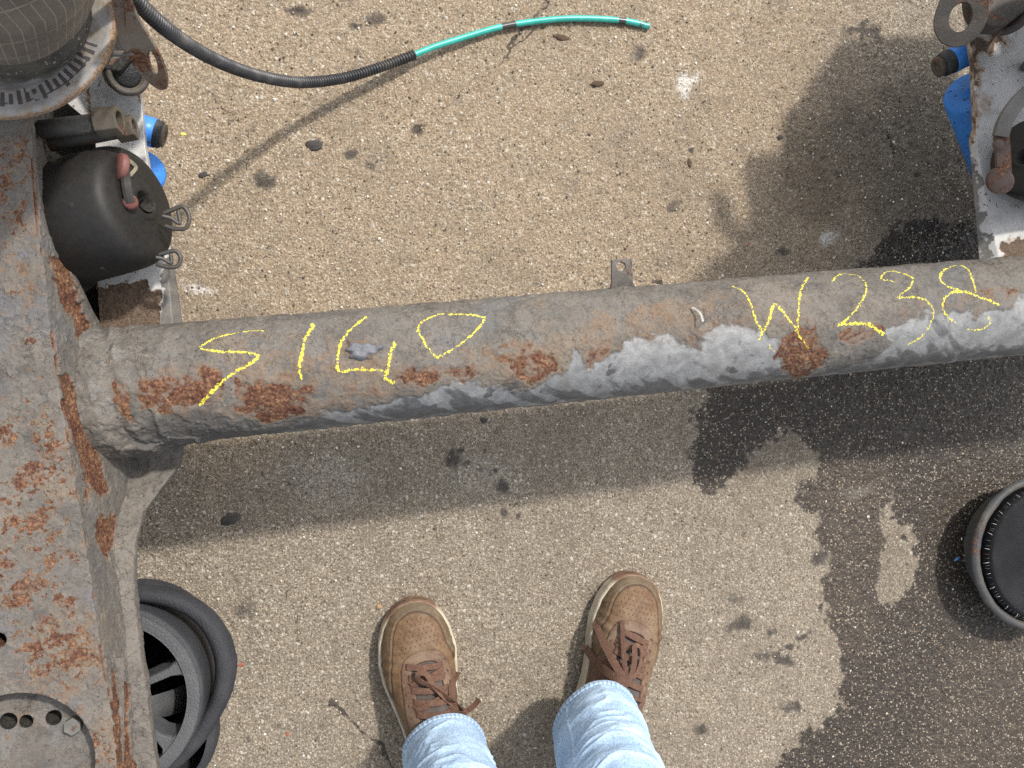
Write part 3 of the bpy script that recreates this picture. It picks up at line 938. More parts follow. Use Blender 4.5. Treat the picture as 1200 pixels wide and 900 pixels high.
def build_flake():
    n, m = 22, 34
    r = np.linspace(0, 1, n)[:, None]
    a = np.linspace(0, 2 * math.pi, m, endpoint=False)[None, :]
    q = pt([(425, 411)])[0]
    k = 1 + .22 * np.sin(3 * a + 1) + .12 * np.sin(7 * a)
    S = q[0] + .0175 * k * r * np.cos(a)
    Dq = q[1] + .0085 * k * r * np.sin(a) + .0 * r
    h = .0042 * (1 - r ** 6) + 0 * a
    base = axA + S[..., None] * AXD
    h = h + (fbm(base + Dq[..., None] * AXB, 160, 3, 48) * .0022 + .0006) * (r < .97)
    th = Dq / AXR
    P = base + (AXR + h + .0005)[..., None] * (np.sin(th)[..., None] * AXB + np.cos(th)[..., None] * Z3)
    mat = worn_metal('blue_grey_scale', (0.085, 0.09, 0.105), (0.13, 0.135, 0.155), rust=.08, rough=.5, scale=70, bump=.8)
    raw_mesh('paint_flake', P, grid_quads(n, m, True)[:, ::-1], mat, axle_tube)


build_flake()


# ------------------------------------------------------------------ left trailing arm
ROWY = np.concatenate([np.linspace(-180, 100, 60, endpoint=False), np.arange(100, 930, 1.25), np.linspace(932, 1120, 50)])


def rowv(tab):
    t = np.asarray(tab, float)
    return np.interp(ROWY, t[:, 0], t[:, 1])


XE = rowv([(-180, 10), (-60, 22), (130, 33), (167, 35), (260, 42), (313, 50), (384, 58), (427, 65), (487, 73), (517, 80), (573, 88), (643, 100), (698, 108), (770, 118), (828, 130), (900, 138), (1000, 152), (1120, 168)])
XW = rowv([(-180, 24), (60, 36), (126, 41), (198, 48), (260, 59), (299, 70), (344, 92), (384, 111), (420, 121), (450, 127), (500, 135), (545, 152), (575, 150), (600, 140), (640, 132), (727, 144), (828, 153), (900, 157), (1000, 168), (1120, 182)])
XF = rowv([(-180, 26), (60, 38), (126, 43), (198, 50), (260, 61), (299, 73), (344, 95), (384, 114), (410, 140), (440, 180), (480, 204), (523, 213), (547, 208), (573, 188), (600, 168), (637, 157), (698, 156), (776, 166), (836, 174), (900, 183), (1000, 197), (1120, 214)])
ZW = rowv([(-180, .37), (260, .37), (344, .345), (384, .31), (450, .30), (500, .27), (545, .25), (600, .29), (640, .325), (800, .345), (1120, .345)])
ARMZ = 0.40


def ease(a):
    k = np.exp(-np.linspace(-2, 2, 61) ** 2)
    return np.convolve(np.pad(a, 30, 'edge'), k / k.sum(), 'valid')


XE, XW, ZW = ease(XE), ease(XW), ease(ZW)


def build_arm():
    C = [at(np.full_like(ROWY, -150), ROWY, ARMZ) - np.array([0, 0, .2]), at(np.full_like(ROWY, -150), ROWY, ARMZ),
         at(XE, ROWY, ARMZ), at(XW, ROWY, ZW), at(XF, ROWY, ZW - .005)]
    C.append(C[4] - np.array([0, 0, .022]))
    C.append(C[5] - np.array([.12, 0, .0]))
    parts, pxs = [], []
    cnt = [4, 210, 64, 44, 8, 6]
    Cp = [None, (np.full_like(ROWY, -150)), XE, XW, XF]
    seg_id = []
    for k, n in enumerate(cnt):
        t = np.linspace(0, 1, n, endpoint=(k == len(cnt) - 1))
        if k == 1:
            t = t ** 0.62
        parts.append(C[k][:, None] * (1 - t)[None, :, None] + C[k + 1][:, None] * t[None, :, None])
        seg_id += [k] * len(t)
    P = np.concatenate(parts, 1)
    seg = np.array(seg_id)
    K = P.copy()
    for _ in range(3):
        K[:, 1:-1] = (K[:, :-2] + 2 * K[:, 1:-1] + K[:, 2:]) / 4
    P = K
    N = grid_normals(P)
    if N[len(N) // 2, 100, 2] < 0:
        N = -N
    px = to_px(P)
    wob = np.stack([fbm(P, 40, 4, 51), fbm(P, 40, 4, 52)], -1) * 9 + np.stack([fbm(P, 150, 3, 53), fbm(P, 150, 3, 54)], -1) * 5
    pw = px + wob
    top = (seg == 1)[None, :] & np.ones(P.shape[:2], bool)
    web = (seg >= 2)[None, :] & np.ones(P.shape[:2], bool)

    def area(poly, soft=3.0):
        q = np.asarray(poly, float)
        out = np.zeros(P.shape[:2])
        m = np.all((pw > q.min(0) - 20) & (pw < q.max(0) + 20), -1)
        out[m] = sstep(soft, -soft, poly_sdf(pw[m], q))
        return out

    n1, n2, n3 = fbm(P, 22, 5, 55), fbm(P, 70, 4, 56), fbm(P, 240, 2, 57)
    rust = np.zeros(P.shape[:2])
    for poly, k in [([(58, 302), (72, 300), (90, 345), (106, 388), (100, 408), (92, 398), (82, 372), (64, 330)], 1),
                    ([(68, 436), (82, 438), (98, 482), (106, 515), (118, 545), (126, 572), (118, 582), (100, 566), (88, 530), (76, 482)], 1),
                    ([(116, 606), (134, 604), (135, 626), (126, 660), (112, 634)], 1), ([(100, 570), (108, 575), (104, 590), (98, 585)], .8),
                    ([(130, 780), (148, 800), (158, 920), (140, 920)], .95)]:
        rust = np.maximum(rust, k * area(poly, 2.0) * web)
    spk = sstep(0.10, 0.30, fbm(P, 110, 4, 58, .65) + 0.30 * n1)
    fine = fbm(P, 190, 3, 69, .7)
    zone = np.maximum.reduce([area([(-60, 560), (30, 540), (60, 600), (80, 690), (40, 730), (-60, 760)], 20), area([(20, 500), (60, 480), (80, 560), (60, 620), (30, 600)], 20),
                              area([(20, 720), (80, 700), (110, 780), (60, 800), (30, 790)], 20), area([(-40, 200), (30, 160), (40, 260), (0, 280), (-40, 250)], 16),
                              area([(0, 480), (40, 470), (30, 520), (0, 520)], 14), area([(90, 850), (140, 860), (140, 920), (110, 920)], 14)])
    rust = np.maximum(rust, top * spk * (0.46 + 0.52 * zone) * 0.95)
    zone = np.clip(zone * (.75 + 1.1 * fbm(P, 18, 4, 70)), 0, 1)
    rust = np.maximum(rust, top * sstep(.12, .32, fine + .25 * n1 + .12 * zone - .06) * (.35 + .45 * zone))
    scab = sstep(.10, .26, fbm(P, 42, 5, 79, .62) + .42 * zone - .16)
    rust = np.maximum(rust, top * scab * (.62 + .5 * fine))
    lip = np.exp(-((px[..., 0] - XE[:, None] - 1.0) / 2.6) ** 2)
    rust = np.maximum(rust, 0.85 * lip * sstep(-0.15, 0.25, fbm(P, 35, 3, 59)))
    tan = 0.27 + 0.55 * n1 + 0.30 * top * zone + 0.3 * top * fbm(P, 60, 4, 78) + 0.12 * top * sstep(40, 110, px[..., 0])
    tan = np.maximum(tan, web * (0.35 + 0.5 * n1) * sstep(560, 640, px[..., 1]))
    grime = web * sstep(XF[:, None] - 18, XF[:, None] - 30, px[..., 0]) * .12
    bare = np.zeros(P.shape[:2])
    dark = area([(150, 520), (175, 540), (205, 530), (215, 545), (190, 560), (150, 552)], 6) * 0.5
    flb = sstep(0.02, 0.07, fbm(P, 48, 4, 60))
    crack = np.exp(-(fbm(P, 48, 4, 60) / 0.012) ** 2) * sstep(-.1, .2, n1) * 0.75
    dark = np.maximum(dark, crack * (1 - zone * .5))
    dark = np.maximum(dark, grime)
    rimd = np.exp(-((rust - 0.5) / 0.16) ** 2) * web
    dark = np.maximum(dark, rimd * 0.9)
    h = flb * 0.0007 + sstep(0.04, .07, n1) * 0.0004 + 0.0004 * n2 + 0.0005 * n3
    h += web * (sstep(-.01, .02, fbm(P, 30, 4, 61)) * 0.0008)
    h -= sstep(.2, .6, rust) * np.where(web, 0.0022, 0.0002)
    h += sstep(.3, .8, rust) * fbm(P, 190, 2, 62) * 0.0013
    P = P + N * h[..., None]
    # openings in the top plate
    keep = np.ones(P.shape[:2], bool)
    holes = [(at(20, 897, ARMZ), 0.0665), (at(-1, 750, ARMZ), 0.0066)]
    for c, r in holes:
        d = np.hypot(P[..., 0] - c[0], P[..., 1] - c[1])
        d = np.where(top, d, 9)
        keep &= d > r
        ring = top & (np.abs(d - r) < 0.0016)
        f = r / np.maximum(d, 1e-6)
        for a in (0, 1):
            P[..., a] = np.where(ring, c[a] + (P[..., a] - c[a]) * f, P[..., a])
    nv = P.shape[1]
    q = grid_quads(*P.shape[:2])
    kf = keep.ravel()
    q = q[kf[q].sum(1) >= 3] if True else q
    arm = raw_mesh('trailing_arm', P, q[:, ::-1], ARM_MAT, axle, dict(rust=rust, bare=bare, dark=dark, tan=tan, chalk=rust * 0))
    # wall of the openings, and the deeper bolting plate
    for c, r in holes:
        lathe('hole_wall', [(r + .0012, -0.0005), (r, -0.003), (r, -0.022), (r + .0012, -0.024)], Matrix.Translation(Vector(c)), steel_rusty, arm, n=72, rough=0.0006, rscale=120)
    lathe('hole_bottom', [(0, -0.03), (0.0075, -0.03), (0.0075, -0.024)], Matrix.Translation(Vector(holes[1][0])), void_shade, arm, n=24)
    cz = ARMZ - 0.026
    g = np.linspace(-0.085, 0.085, 150)
    X, Y = np.meshgrid(g, g, indexing='ij')
    c0 = holes[0][0]
    B = np.stack([X + c0[0], Y + c0[1], np.full_like(X, cz)], -1)
    B[..., 2] += 0.0012 * fbm(B, 45, 4, 63)
    kb = np.ones(X.shape, bool)
    bh = [(at(10, 845, cz), .0078), (at(31, 845, cz), .0062), (at(63, 841, cz), .0072), (at(-14, 848, cz), .0075)]
    for c, r in bh:
        d = np.hypot(B[..., 0] - c[0], B[..., 1] - c[1])
        kb &= d > r
        ring = np.abs(d - r) < 0.0011
        for a in (0, 1):
            B[..., a] = np.where(ring, c[a] + (B[..., a] - c[a]) * r / np.maximum(d, 1e-6), B[..., a])
    q = grid_quads(*X.shape)
    q = q[kb.ravel()[q].sum(1) >= 3]
    nb1 = fbm(B, 28, 4, 64)
    lp = raw_mesh('bolting_plate', B, q, ARM_MAT, arm, dict(rust=sstep(.2, .4, fbm(B, 60, 4, 65)) * .5, bare=sstep(-.05, .2, nb1) * .42, dark=sstep(.12, .4, -nb1) * .5 + 0.1, tan=0.3 + 0.6 * fbm(B, 20, 3, 66), chalk=X * 0))
    for c, r in bh:
        lathe('bolt_hole', [(0, -0.02), (r + .0004, -0.02), (r + .0004, 0.0)], Matrix.Translation(Vector(c)), void_shade, arm, n=24)
    return arm, C


arm_left, ARM_C = build_arm()
bm = bmesh.new()
bmesh.ops.create_cone(bm, cap_ends=True, segments=6, radius1=.0085, radius2=.0085, depth=.009, matrix=Matrix.Translation(V(86, 850, ARMZ - .022)))
bm_obj('nut', bm, steel_grey, arm_left, bevel=.0008)


def build_far_arm():
    """The matching arm at the other end of the tube, just beyond the picture."""
    C = [mirror(c[ROWY < 440][::6]) + AXD * .22 for c in ARM_C]
    parts = []
    for k in range(len(C) - 1):
        t = np.linspace(0, 1, 10, endpoint=(k == len(C) - 2))
        parts.append(C[k][:, None] * (1 - t)[None, :, None] + C[k + 1][:, None] * t[None, :, None])
    P = np.concatenate(parts, 1)
    z = np.zeros(P.shape[:2])
    raw_mesh('trailing_arm', P, grid_quads(*P.shape[:2]), ARM_MAT, axle,
             dict(rust=sstep(.1, .3, fbm(P, 40, 4, 67)), bare=z, dark=z, tan=.4 + fbm(P, 20, 3, 68), chalk=z))


build_far_arm()


# ------------------------------------------------------------------ white bracket plates
def white_material():
    M = Mat('chipped_white_paint')
    bare, rust = M.attr('bare'), M.attr('rust')
    n, n2, f = M.noise(30, 6, 0.65, 0.5), M.noise(130, 4, 0.65), M.noise(420, 3, 0.7)
    col = M.mix(M.rng(n, 0.4, 0.65), (0.396, 0.388, 0.368), (0.301, 0.297, 0.285))
    col = M.mix(M.rng(n, 0.55, 0.75, 0, 0.5), col, (0.26, 0.20, 0.125))
    edge = M.math('ADD', M.math('MULTIPLY_ADD', n2, 0.6, -0.3), M.math('MULTIPLY_ADD', n, 0.5, -0.25))
    halo = M.rng(M.math('ADD', rust, edge), 0.08, 0.5)
    col = M.mix(M.math('MULTIPLY', halo, 0.75), col, (0.21, 0.115, 0.045))
    col = M.mix(M.rng(n2, 0.625, 0.68), col, (0.055, 0.045, 0.04))
    col = M.mix(M.rng(M.math('ADD', bare, edge), 0.4, 0.6), col, M.ramp(n, [(0.3, (0.055, 0.052, 0.05)), (0.6, (0.13, 0.12, 0.105)), (0.75, (0.22, 0.2, 0.18))]))
    rm = M.rng(M.math('ADD', rust, edge), 0.46, 0.56)
    dk = M.ramp(f, [(0.3, (0.035, 0.023, 0.016)), (0.5, (0.085, 0.055, 0.034)), (0.7, (0.15, 0.105, 0.07))])
    col = M.mix(rm, col, dk)
    h = M.math('SUBTRACT', M.math('MULTIPLY', f, 0.5), M.math('MULTIPLY', rm, 1.2))
    return M.done(col, M.math('MULTIPLY_ADD', rm, 0.35, 0.5, clamp=True), M.bump(h, 0.5, 0.0012))


WHITE = white_material()


def bracket(rows, xin, xcr, xout, z, rust_fn, bare_fn, seed):
    y = np.arange(rows[0], rows[1], 1.3)
    f = lambda t: np.interp(y, [a for a, _ in t], [b for _, b in t])
    a, c, o = f(xin), f(xcr), f(xout)
    C = [at(a, y, z - .02), at(a, y, z), at(c, y, z), at(o, y, z - .012), at(o, y, z - .05)]
    parts, cnt = [], [4, 90, 24, 14]
    for k, n in enumerate(cnt):
        t = np.linspace(0, 1, n, endpoint=(k == 3))
        parts.append(C[k][:, None] * (1 - t)[None, :, None] + C[k + 1][:, None] * t[None, :, None])
    P = np.concatenate(parts, 1)
    P[:, 1:-1] = (P[:, :-2] + 2 * P[:, 1:-1] + P[:, 2:]) / 4
    px = to_px(P)
    pw = px + np.stack([fbm(P, 60, 4, seed), fbm(P, 60, 4, seed + 1)], -1) * 18
    rust, bare = rust_fn(pw), bare_fn(pw)
    N = grid_normals(P)
    N *= np.sign(N[len(N) // 2, 30, 2])
    P = P + N * (0.0006 * fbm(P, 60, 4, seed + 2) - 0.0016 * sstep(.4, .6, rust) * (1 - .6 * fbm(P, 150, 2, seed + 3)))[..., None]
    return raw_mesh('mounting_bracket', P, grid_quads(*P.shape[:2]), WHITE, axle, dict(rust=rust, bare=bare))


def sdf_area(pw, poly, soft):
    return sstep(soft, -soft, poly_sdf(pw, poly))


brk_l = bracket((40, 425), [(40, 70), (116, 72), (135, 95), (160, 111), (250, 116), (350, 113), (425, 120)],
                [(40, 146), (90, 163), (120, 166), (170, 170), (215, 176), (250, 185), (290, 193), (330, 198), (385, 203), (425, 206)],
                [(40, 150), (90, 166), (120, 168), (170, 172), (215, 180), (250, 190), (290, 200), (330, 207), (385, 215), (425, 219)], 0.27,
                lambda p: np.maximum.reduce([sdf_area(p, [(100, 335), (150, 330), (172, 322), (178, 340), (188, 345), (192, 390), (192, 430), (100, 430)], 4),
                                             .5 * sdf_area(p, [(95, 95), (108, 98), (112, 128), (104, 132)], 5), .45 * sdf_area(p, [(140, 92), (168, 98), (168, 120), (150, 112)], 5)]),
                lambda p: np.maximum(sdf_area(p, [(190, 300), (230, 300), (230, 430), (192, 430)], 3) * .75, 0), 71)
brk_r = bracket((-60, 335), [(-60, 1330), (335, 1330)],
                [(-60, 1132), (45, 1136), (75, 1141), (160, 1144), (180, 1146), (230, 1154), (300, 1170), (335, 1178)],
                [(-60, 1127), (45, 1131), (75, 1136), (150, 1139), (165, 1135), (180, 1137), (230, 1141), (300, 1147), (335, 1150)], 0.27,
                lambda p: np.maximum.reduce([sdf_area(p, [(1168, 312), (1174, 292), (1184, 283), (1196, 278), (1216, 272), (1330, 270), (1330, 340), (1165, 340)], 4),
                                             .62 * sdf_area(p, [(1133, 40), (1180, 40), (1182, 52), (1165, 58), (1150, 70), (1146, 105), (1136, 105)], 8),
                                             .5 * sdf_area(p, [(1134, 110), (1147, 110), (1144, 170), (1133, 175)], 5), .34 * sdf_area(p, [(1150, 105), (1162, 105), (1158, 140), (1150, 140)], 8)]),
                lambda p: sdf_area(p, [(1130, 178), (1142, 178), (1150, 230), (1164, 300), (1172, 340), (1148, 340)], 3) * .62, 81)
plate('hanger_shade_plate', [V(20, 60, .2), V(120, 90, .2), V(128, 200, .2), V(122, 410, .2), V(95, 410, .2), V(40, 260, .2), V(20, 150, .2)], .008, void_shade, axle, label='black sheet standing in for shade below the black chamber')  # added sheet, its black replaces deep shade over open ground

# ------------------------------------------------------------------ spring seat and air bag of the left side
SEAT = V(-6, 4, .45)


def build_seat():
    M = Mat('scuffed_spring_seat')
    mark, rust, inner = M.attr('mark'), M.attr('rust'), M.attr('inner')
    n, n2, f = M.noise(30, 6, .65), M.noise(110, 4, .6), M.noise(420, 3, .7)
    col = M.mix(M.rng(n, .35, .65), (0.246, 0.235, 0.220), (0.168, 0.160, 0.154))
    col = M.mix(M.rng(n2, .42, .66, 0, .8), col, (0.171, 0.139, 0.098))
    col = M.mix(M.math('MULTIPLY', inner, M.rng(n2, .3, .6, .5, 1.)), col, (0.075, 0.066, 0.062))
    e = M.math('MULTIPLY_ADD', n2, .8, -.4)
    col = M.mix(M.rng(M.math('ADD', rust, e), .35, .7), col, M.mix(M.rng(f, .4, .6), (0.13, 0.075, 0.04), (0.255, 0.165, 0.095)))
    col = M.mix(M.math('MULTIPLY', M.rng(M.math('ADD', mark, M.math('MULTIPLY', e, .6)), .4, .6), .9), col, (0.030, 0.026, 0.028))
    mat = M.done(col, .65, M.bump(M.math('ADD', M.math('MULTIPLY', n2, .8), M.math('MULTIPLY', f, .4)), .5, .0012))
    r = np.concatenate([np.linspace(.03, .0925, 110), [.0945, .0965, .0978, .0985, .0985, .0978, .0955, .06, .03]])
    z = np.concatenate([np.interp(np.linspace(.03, .0925, 110), [.03, .062, .066, .072, .0925], [.002, .002, .0005, -.001, .0045]),
                        [.0044, .0038, .0026, .0005, -.0035, -.0055, -.007, -.007, -.007]])
    n = 720
    a = np.linspace(0, 2 * math.pi, n, endpoint=False)
    Rr, A = np.meshgrid(r, a, indexing='ij')
    P = np.stack([Rr * np.cos(A), Rr * np.sin(A), np.broadcast_to(z[:, None], Rr.shape)], -1)
    P += np.array(SEAT)
    idx = np.floor(A / (2 * math.pi) * 78).astype(int)
    fr = A / (2 * math.pi) * 78 - idx
    L = RNG.uniform(.0045, .0085, 80)[idx]
    c0 = RNG.uniform(.0800, .0835, 80)[idx]
    ad = np.degrees(A)
    on = ((ad > 262) & (ad < 340)) * 1.0
    mark = on * sstep(.32, .22, np.abs(fr - .5)) * sstep(L + .0008, L - .0008, np.abs(Rr - c0) * 1.0 + .0)
    mark = np.maximum(mark, on * sstep(.0010, .0004, np.abs(Rr - .0862)) * (fbm(P, 60, 2, 90) > -.1) * .8)
    mark *= sstep(-.32, -.12, fbm(P, 70, 3, 91))
    rust = sstep(.0925, .0985, Rr) * .62 + .5 * sstep(300, 380, np.where(ad < 180, ad + 360, ad)) * sstep(.075, .09, Rr)
    rust[114:] = .5
    inner = sstep(.0765, .070, Rr)
    P[..., 2] += 0.0006 * fbm(P, 50, 3, 92)
    raw_mesh('spring_seat', P, grid_quads(*P.shape[:2], wrap=True)[:, ::-1], mat, axle, dict(mark=mark, rust=rust, inner=inner), label='round steel spring seat with black tread marks')


build_seat()


def bag_material():
    M = Mat('grid_marked_bag_rubber')
    ua, vb = M.attr('ua'), M.attr('vb')
    n, f = M.noise(30, 5, .6), M.noise(300, 3, .6)
    lx = M.math('ABSOLUTE', M.math('SUBTRACT', M.math('FRACT', M.math('MULTIPLY', ua, 58)), .5))
    ly = M.math('ABSOLUTE', M.math('SUBTRACT', M.math('FRACT', M.math('MULTIPLY', vb, 10)), .5))
    gx, gy = M.rng(lx, .085, .04), M.rng(ly, .030, .012)
    g = M.math('MAXIMUM', gx, gy)
    g = M.math('MULTIPLY', g, M.rng(n, .32, .5))
    col = M.mix(M.rng(n, .35, .7), (0.085, 0.074, 0.064), (0.13, 0.112, 0.092))
    col = M.mix(M.rng(f, .5, .8, 0, .5), col, (0.16, 0.14, 0.115))
    col = M.mix(M.math('MULTIPLY', g, .7), col, (0.25, 0.21, 0.155))
    h = M.math('ADD', M.math('MULTIPLY', g, .8), M.math('MULTIPLY', f, .3))
    return M.done(col, .6, M.bump(h, .6, .0012))


BAG_RUBBER = bag_material()
base_rubber = worn_metal('gritty_base_rubber', (0.028, 0.026, 0.024), (0.06, 0.055, 0.045), rust=0.0, rough=.7, scale=60, bump=.9, speck=(0.24, 0.22, 0.18), dirt=(0.10, 0.085, 0.06))
BAG_PROF = smooth_line([(.050, .036), (.058, .037), (.066, .044), (.071, .056), (.075, .08), (.078, .12), (.079, .18), (.077, .23), (.066, .255), (.0, .258)], 60)
BASE_PROF = [(.03, .002), (.0640, .002), (.066, .006), (.0655, .012), (.063, .018), (.061, .026), (.058, .034), (.05, .038)]


def lean(sign):
    def f(P, a):
        P = P.copy()
        P[..., 0] += sign * (.010 + .24 * np.clip(P[..., 2], 0, .14))
        return P
    return f


LBL = 'ribbed rubber air bag with pale grid lines'
for k in (0, 1):
    c = SEAT if k == 0 else Vector(mirror(np.array(SEAT)))
    T = Matrix.Translation(c)
    lathe('air_bag', BAG_PROF, T, BAG_RUBBER, axle, n=160, rough=.0012, rscale=25, fn=lean(1 - 2 * k))
    lathe('bag_base', smooth_line(BASE_PROF, 40), T, base_rubber, axle, n=140, rough=.002, rscale=70, fn=lean(1 - 2 * k))
    if k:
        lathe('spring_seat', [(.03, .002), (.094, .004), (.0985, .002), (.0985, -.004), (.03, -.007)], T, steel_rusty, axle, n=96)


# ------------------------------------------------------------------ shackles, bushings, hangers
def slot_plate(name, outline, hole, zf, mat, thick=.008, down=(-.55, .12, -.8), parent=axle):
    o = [V(x, y, zf(x, y)) for x, y in smooth_line(outline, 4 * len(outline), True)]
    h = []
    if hole:
        cx, cy, a, b, t = hole
        for q in np.linspace(0, 6.283, 28, endpoint=False):
            x, y = a * math.cos(q), b * math.sin(q)
            X, Y = cx + x * math.cos(t) - y * math.sin(t), cy + x * math.sin(t) + y * math.cos(t)
            h.append(V(X, Y, zf(X, Y)))
    return plate(name, o, thick, mat, parent, [h] if h else [], bevel=.0012, down=Vector(down))


shackle_steel = worn_metal('rust_stained_shackle_steel', (0.17, 0.145, 0.12), (0.135, 0.09, 0.06), rust=.46, rough=.7, scale=26, bump=.7)
zsl = lambda x, y: .36 + (106 - y) / 106 * .15
slot_plate('shackle_plate', [(146, -30), (150, -8), (155, 8), (163, 25), (174, 43), (186, 64), (193, 82), (195, 97), (192, 105), (184, 104), (173, 96), (161, 83), (151, 68), (148, 48), (147, 20)],
           (178.5, 73, 4.6, 14.5, -.33), zsl, shackle_steel, thick=.007, down=(.10, .30, -.75))
slot_plate('shackle_plate', [(127, -30), (141, -30), (146, 20), (150, 52), (147, 62), (140, 50), (134, 22)], None, lambda x, y: .38 + (106 - y) / 106 * .12, shackle_steel, thick=.012, down=(.2, .2, -.9))
plate('hanger_shade_plate', [V(x, y, .335) for x, y in [(92, -40), (150, -40), (152, 70), (140, 84), (118, 80), (100, 50)]], .03, void_shade, axle, bevel=.003)  # near-black block stands in for the dark gap behind the shackle
ax_l = Vector((.32, -.36, .88))
dirty_eye = worn_metal('greasy_eye_steel', (0.055, 0.048, 0.042), (0.10, 0.085, 0.07), rust=.3, rough=.6, scale=40, bump=.7)
M1 = frame_from_axis(V(150, 87, .325), ax_l)
lathe('bushing', [(.0, -.004), (.0135, -.004), (.0150, .001), (.0165, .003), (.0195, .002), (.0215, -.002), (.0215, -.03)], M1, dirty_eye, axle, n=40, rough=.0008, rscale=80)
lathe('bushing_core', [(.0, -.0005), (.0105, -.001), (.0128, -.0025), (.0138, -.004)], M1, rubber('bushing_rubber', (0.02, 0.02, 0.02)), axle, n=32)
tube('pin', [V(112, 63, .418), V(140, 63, .422), V(153, 62.5, .424), V(157.5, 63.5, .424)], [.0026, .0026, .0026, .0012], steel_grey, axle, n=12)

# right side: ring shackle, bushing and hanger
ring_c = V(1126, 20, .345)
ring_M = frame_from_axis(ring_c, Vector((-.55, -.30, .85)), up=(.2, 1, 0))
dirty_ring = worn_metal('greasy_shackle_steel', (0.035, 0.031, 0.028), (0.059, 0.051, 0.043), rust=.32, rough=.6, scale=40, bump=.7)


def ring_shackle():
    n = 48
    a = np.linspace(0, 2 * math.pi, n, endpoint=False)
    out = np.stack([np.cos(a) * .0335, np.sin(a) * .0290, 0 * a], -1)
    out[:, 0] += np.where(np.cos(a) > 0.2, 0.03 * (np.cos(a) - .2), 0)
    outer = [Vector(p) for p in xf(ring_M, out)]
    inner = [Vector(p) for p in xf(ring_M, np.stack([np.cos(a) * .0165, np.sin(a) * .0125, 0 * a], -1))]
    plate('shackle_plate', outer, .010, dirty_ring, axle, [inner], bevel=.002, down=-Vector(ring_M.col[2][:3]))


ring_shackle()
plate('hanger_shade_plate', [V(x, y, .335) for x, y in [(1142, -60), (1225, -60), (1205, 10), (1180, 30), (1158, 30), (1146, 0)]], .03, dirty_ring, axle, bevel=.004)
M2 = frame_from_axis(V(1180, 4, .325), Vector((-.25, -.45, .86)))
lathe('bushing', [(.0, -.012), (.024, -.012), (.027, -.002), (.030, .002), (.036, .001), (.038, -.003), (.038, -.04)], M2, dirty_ring, axle, n=48, rough=.0012, rscale=70)

bm = bmesh.new()
bmesh.ops.create_cube(bm, size=1.0, matrix=Matrix.Translation(Vector((1.02, .60, .37))) @ Matrix.Rotation(math.atan2(AXD[1], AXD[0]), 4, 'Z') @ Matrix.Diagonal((.21, .25, .18, 1)))
bm_obj('unseen_shadow_box', bm, steel_dark, axle, bevel=.006)  # unseen box added and sized to cast the upper right shadow


# ------------------------------------------------------------------ brake chambers
def chamber_prof():
    p = [(.060, -.075), (.060, -.012), (.0765, -.008), (.0785, -.002), (.0770, .004), (.0725, .008), (.0705, .016), (.0700, .06), (.0690, .085),
         (.0672, .097), (.0635, .1055), (.057, .1105), (.045, .1130), (.033, .1145), (.027, .1150), (.0225, .1160), (.0130, .1165)]
    return smooth_line(p, 90)


ch_axis = Vector((at(163, 240, .368) - at(76, 264, .335)))
CH_L = frame_from_axis(V(66, 266, .310), ch_axis, up=(0, 0, 1)) @ Matrix.Scale(.89, 4)


def build_chamber(Mx, right=False):
    ch = lathe('brake_chamber', chamber_prof(), Mx, chamber_paint, axle, n=120, rough=.0006, rscale=18, label='black domed brake chamber')
    lathe('hole_wall', [(.0075, .1186), (.0062, .1155), (.0060, .102), (.0, .100)], Mx @ Matrix.Diagonal((2.1, 1.5, 1, 1)), void_shade, ch, n=32)
    lathe('boss', [(.0130, .1160), (.0120, .1176), (.0085, .1178), (.0075, .1160)], Mx @ Matrix.Diagonal((1.95, 1.6, 1, 1)), chamber_paint, ch, n=36)
    return ch


ch_l = build_chamber(CH_L)


def on_chamber(px, py, lift=0.0):
    """Point on the left chamber's skin seen at a photo pixel (ray against the profile)."""
    d = at(px, py, 0.0) - EYE
    d /= np.linalg.norm(d)
    Mi = np.array(CH_L.inverted())
    o, dd = Mi[:3, :3] @ EYE + Mi[:3, 3], Mi[:3, :3] @ d
    pr = chamber_prof()
    za, ra = pr[20:, 1], pr[20:, 0]
    for t in np.arange(.6, 1.3, .0008):
        p = o + t * dd
        if p[2] < .1165 and np.hypot(p[0], p[1]) < np.interp(p[2], za, ra):
            break
    q = EYE + (t - lift) * d
    return Vector(q)


for x, y in [(84, 241), (120, 315)]:
    p = on_chamber(x, y)
    n = (p - Vector(CH_L.translation))
    ax = Vector(CH_L.col[2][:3]).normalized()
    n = (n - ax * n.dot(ax)).normalized()
    lathe('drain_hole', [(.0, .0005), (.0023, .0008), (.0028, .0004), (.0034, -.001)], frame_from_axis(p, n), void_shade, ch_l, n=20)

# release lever with its red washer on the left chamber
L = lambda x, y, k=.006: on_chamber(x, y, k)
lev = smooth_line([L(146, 190, .010), L(147, 203, .012), L(148, 216, .012), L(150, 228, .010), L(153, 238, .009)], 24)
ribbon('release_lever', lev, .0085, .005, chamber_paint, ch_l, up0=(L(147, 205, .02) - L(147, 205, 0)).normalized())
lathe('lever_washer', [(.0, .003), (.0125, .003), (.0135, .0015), (.0135, -.0025), (.0125, -.004), (.0, -.004)], frame_from_axis(L(141, 196, .006), Vector((-.80, .1, .55))), red_rust, ch_l, n=32, label='red washer of the release lever')
lathe('lever_knob', [(.0, .004), (.005, .0036), (.0072, .001), (.0072, -.003), (.0, -.004)], frame_from_axis(L(153, 237, .008), Vector((.3, -.1, .9))), red_rust, ch_l, n=24)
tan_clip = worn_metal('tan_clip_steel', (0.16, 0.13, 0.09), (0.21, 0.18, 0.13), rust=.2, rough=.5)
ribbon('lever_clip', smooth_line([L(148, 186, .004), L(155, 191, .005), L(159, 197, .004), L(152, 206, .003)], 16), .0035, .0015, tan_clip, ch_l)


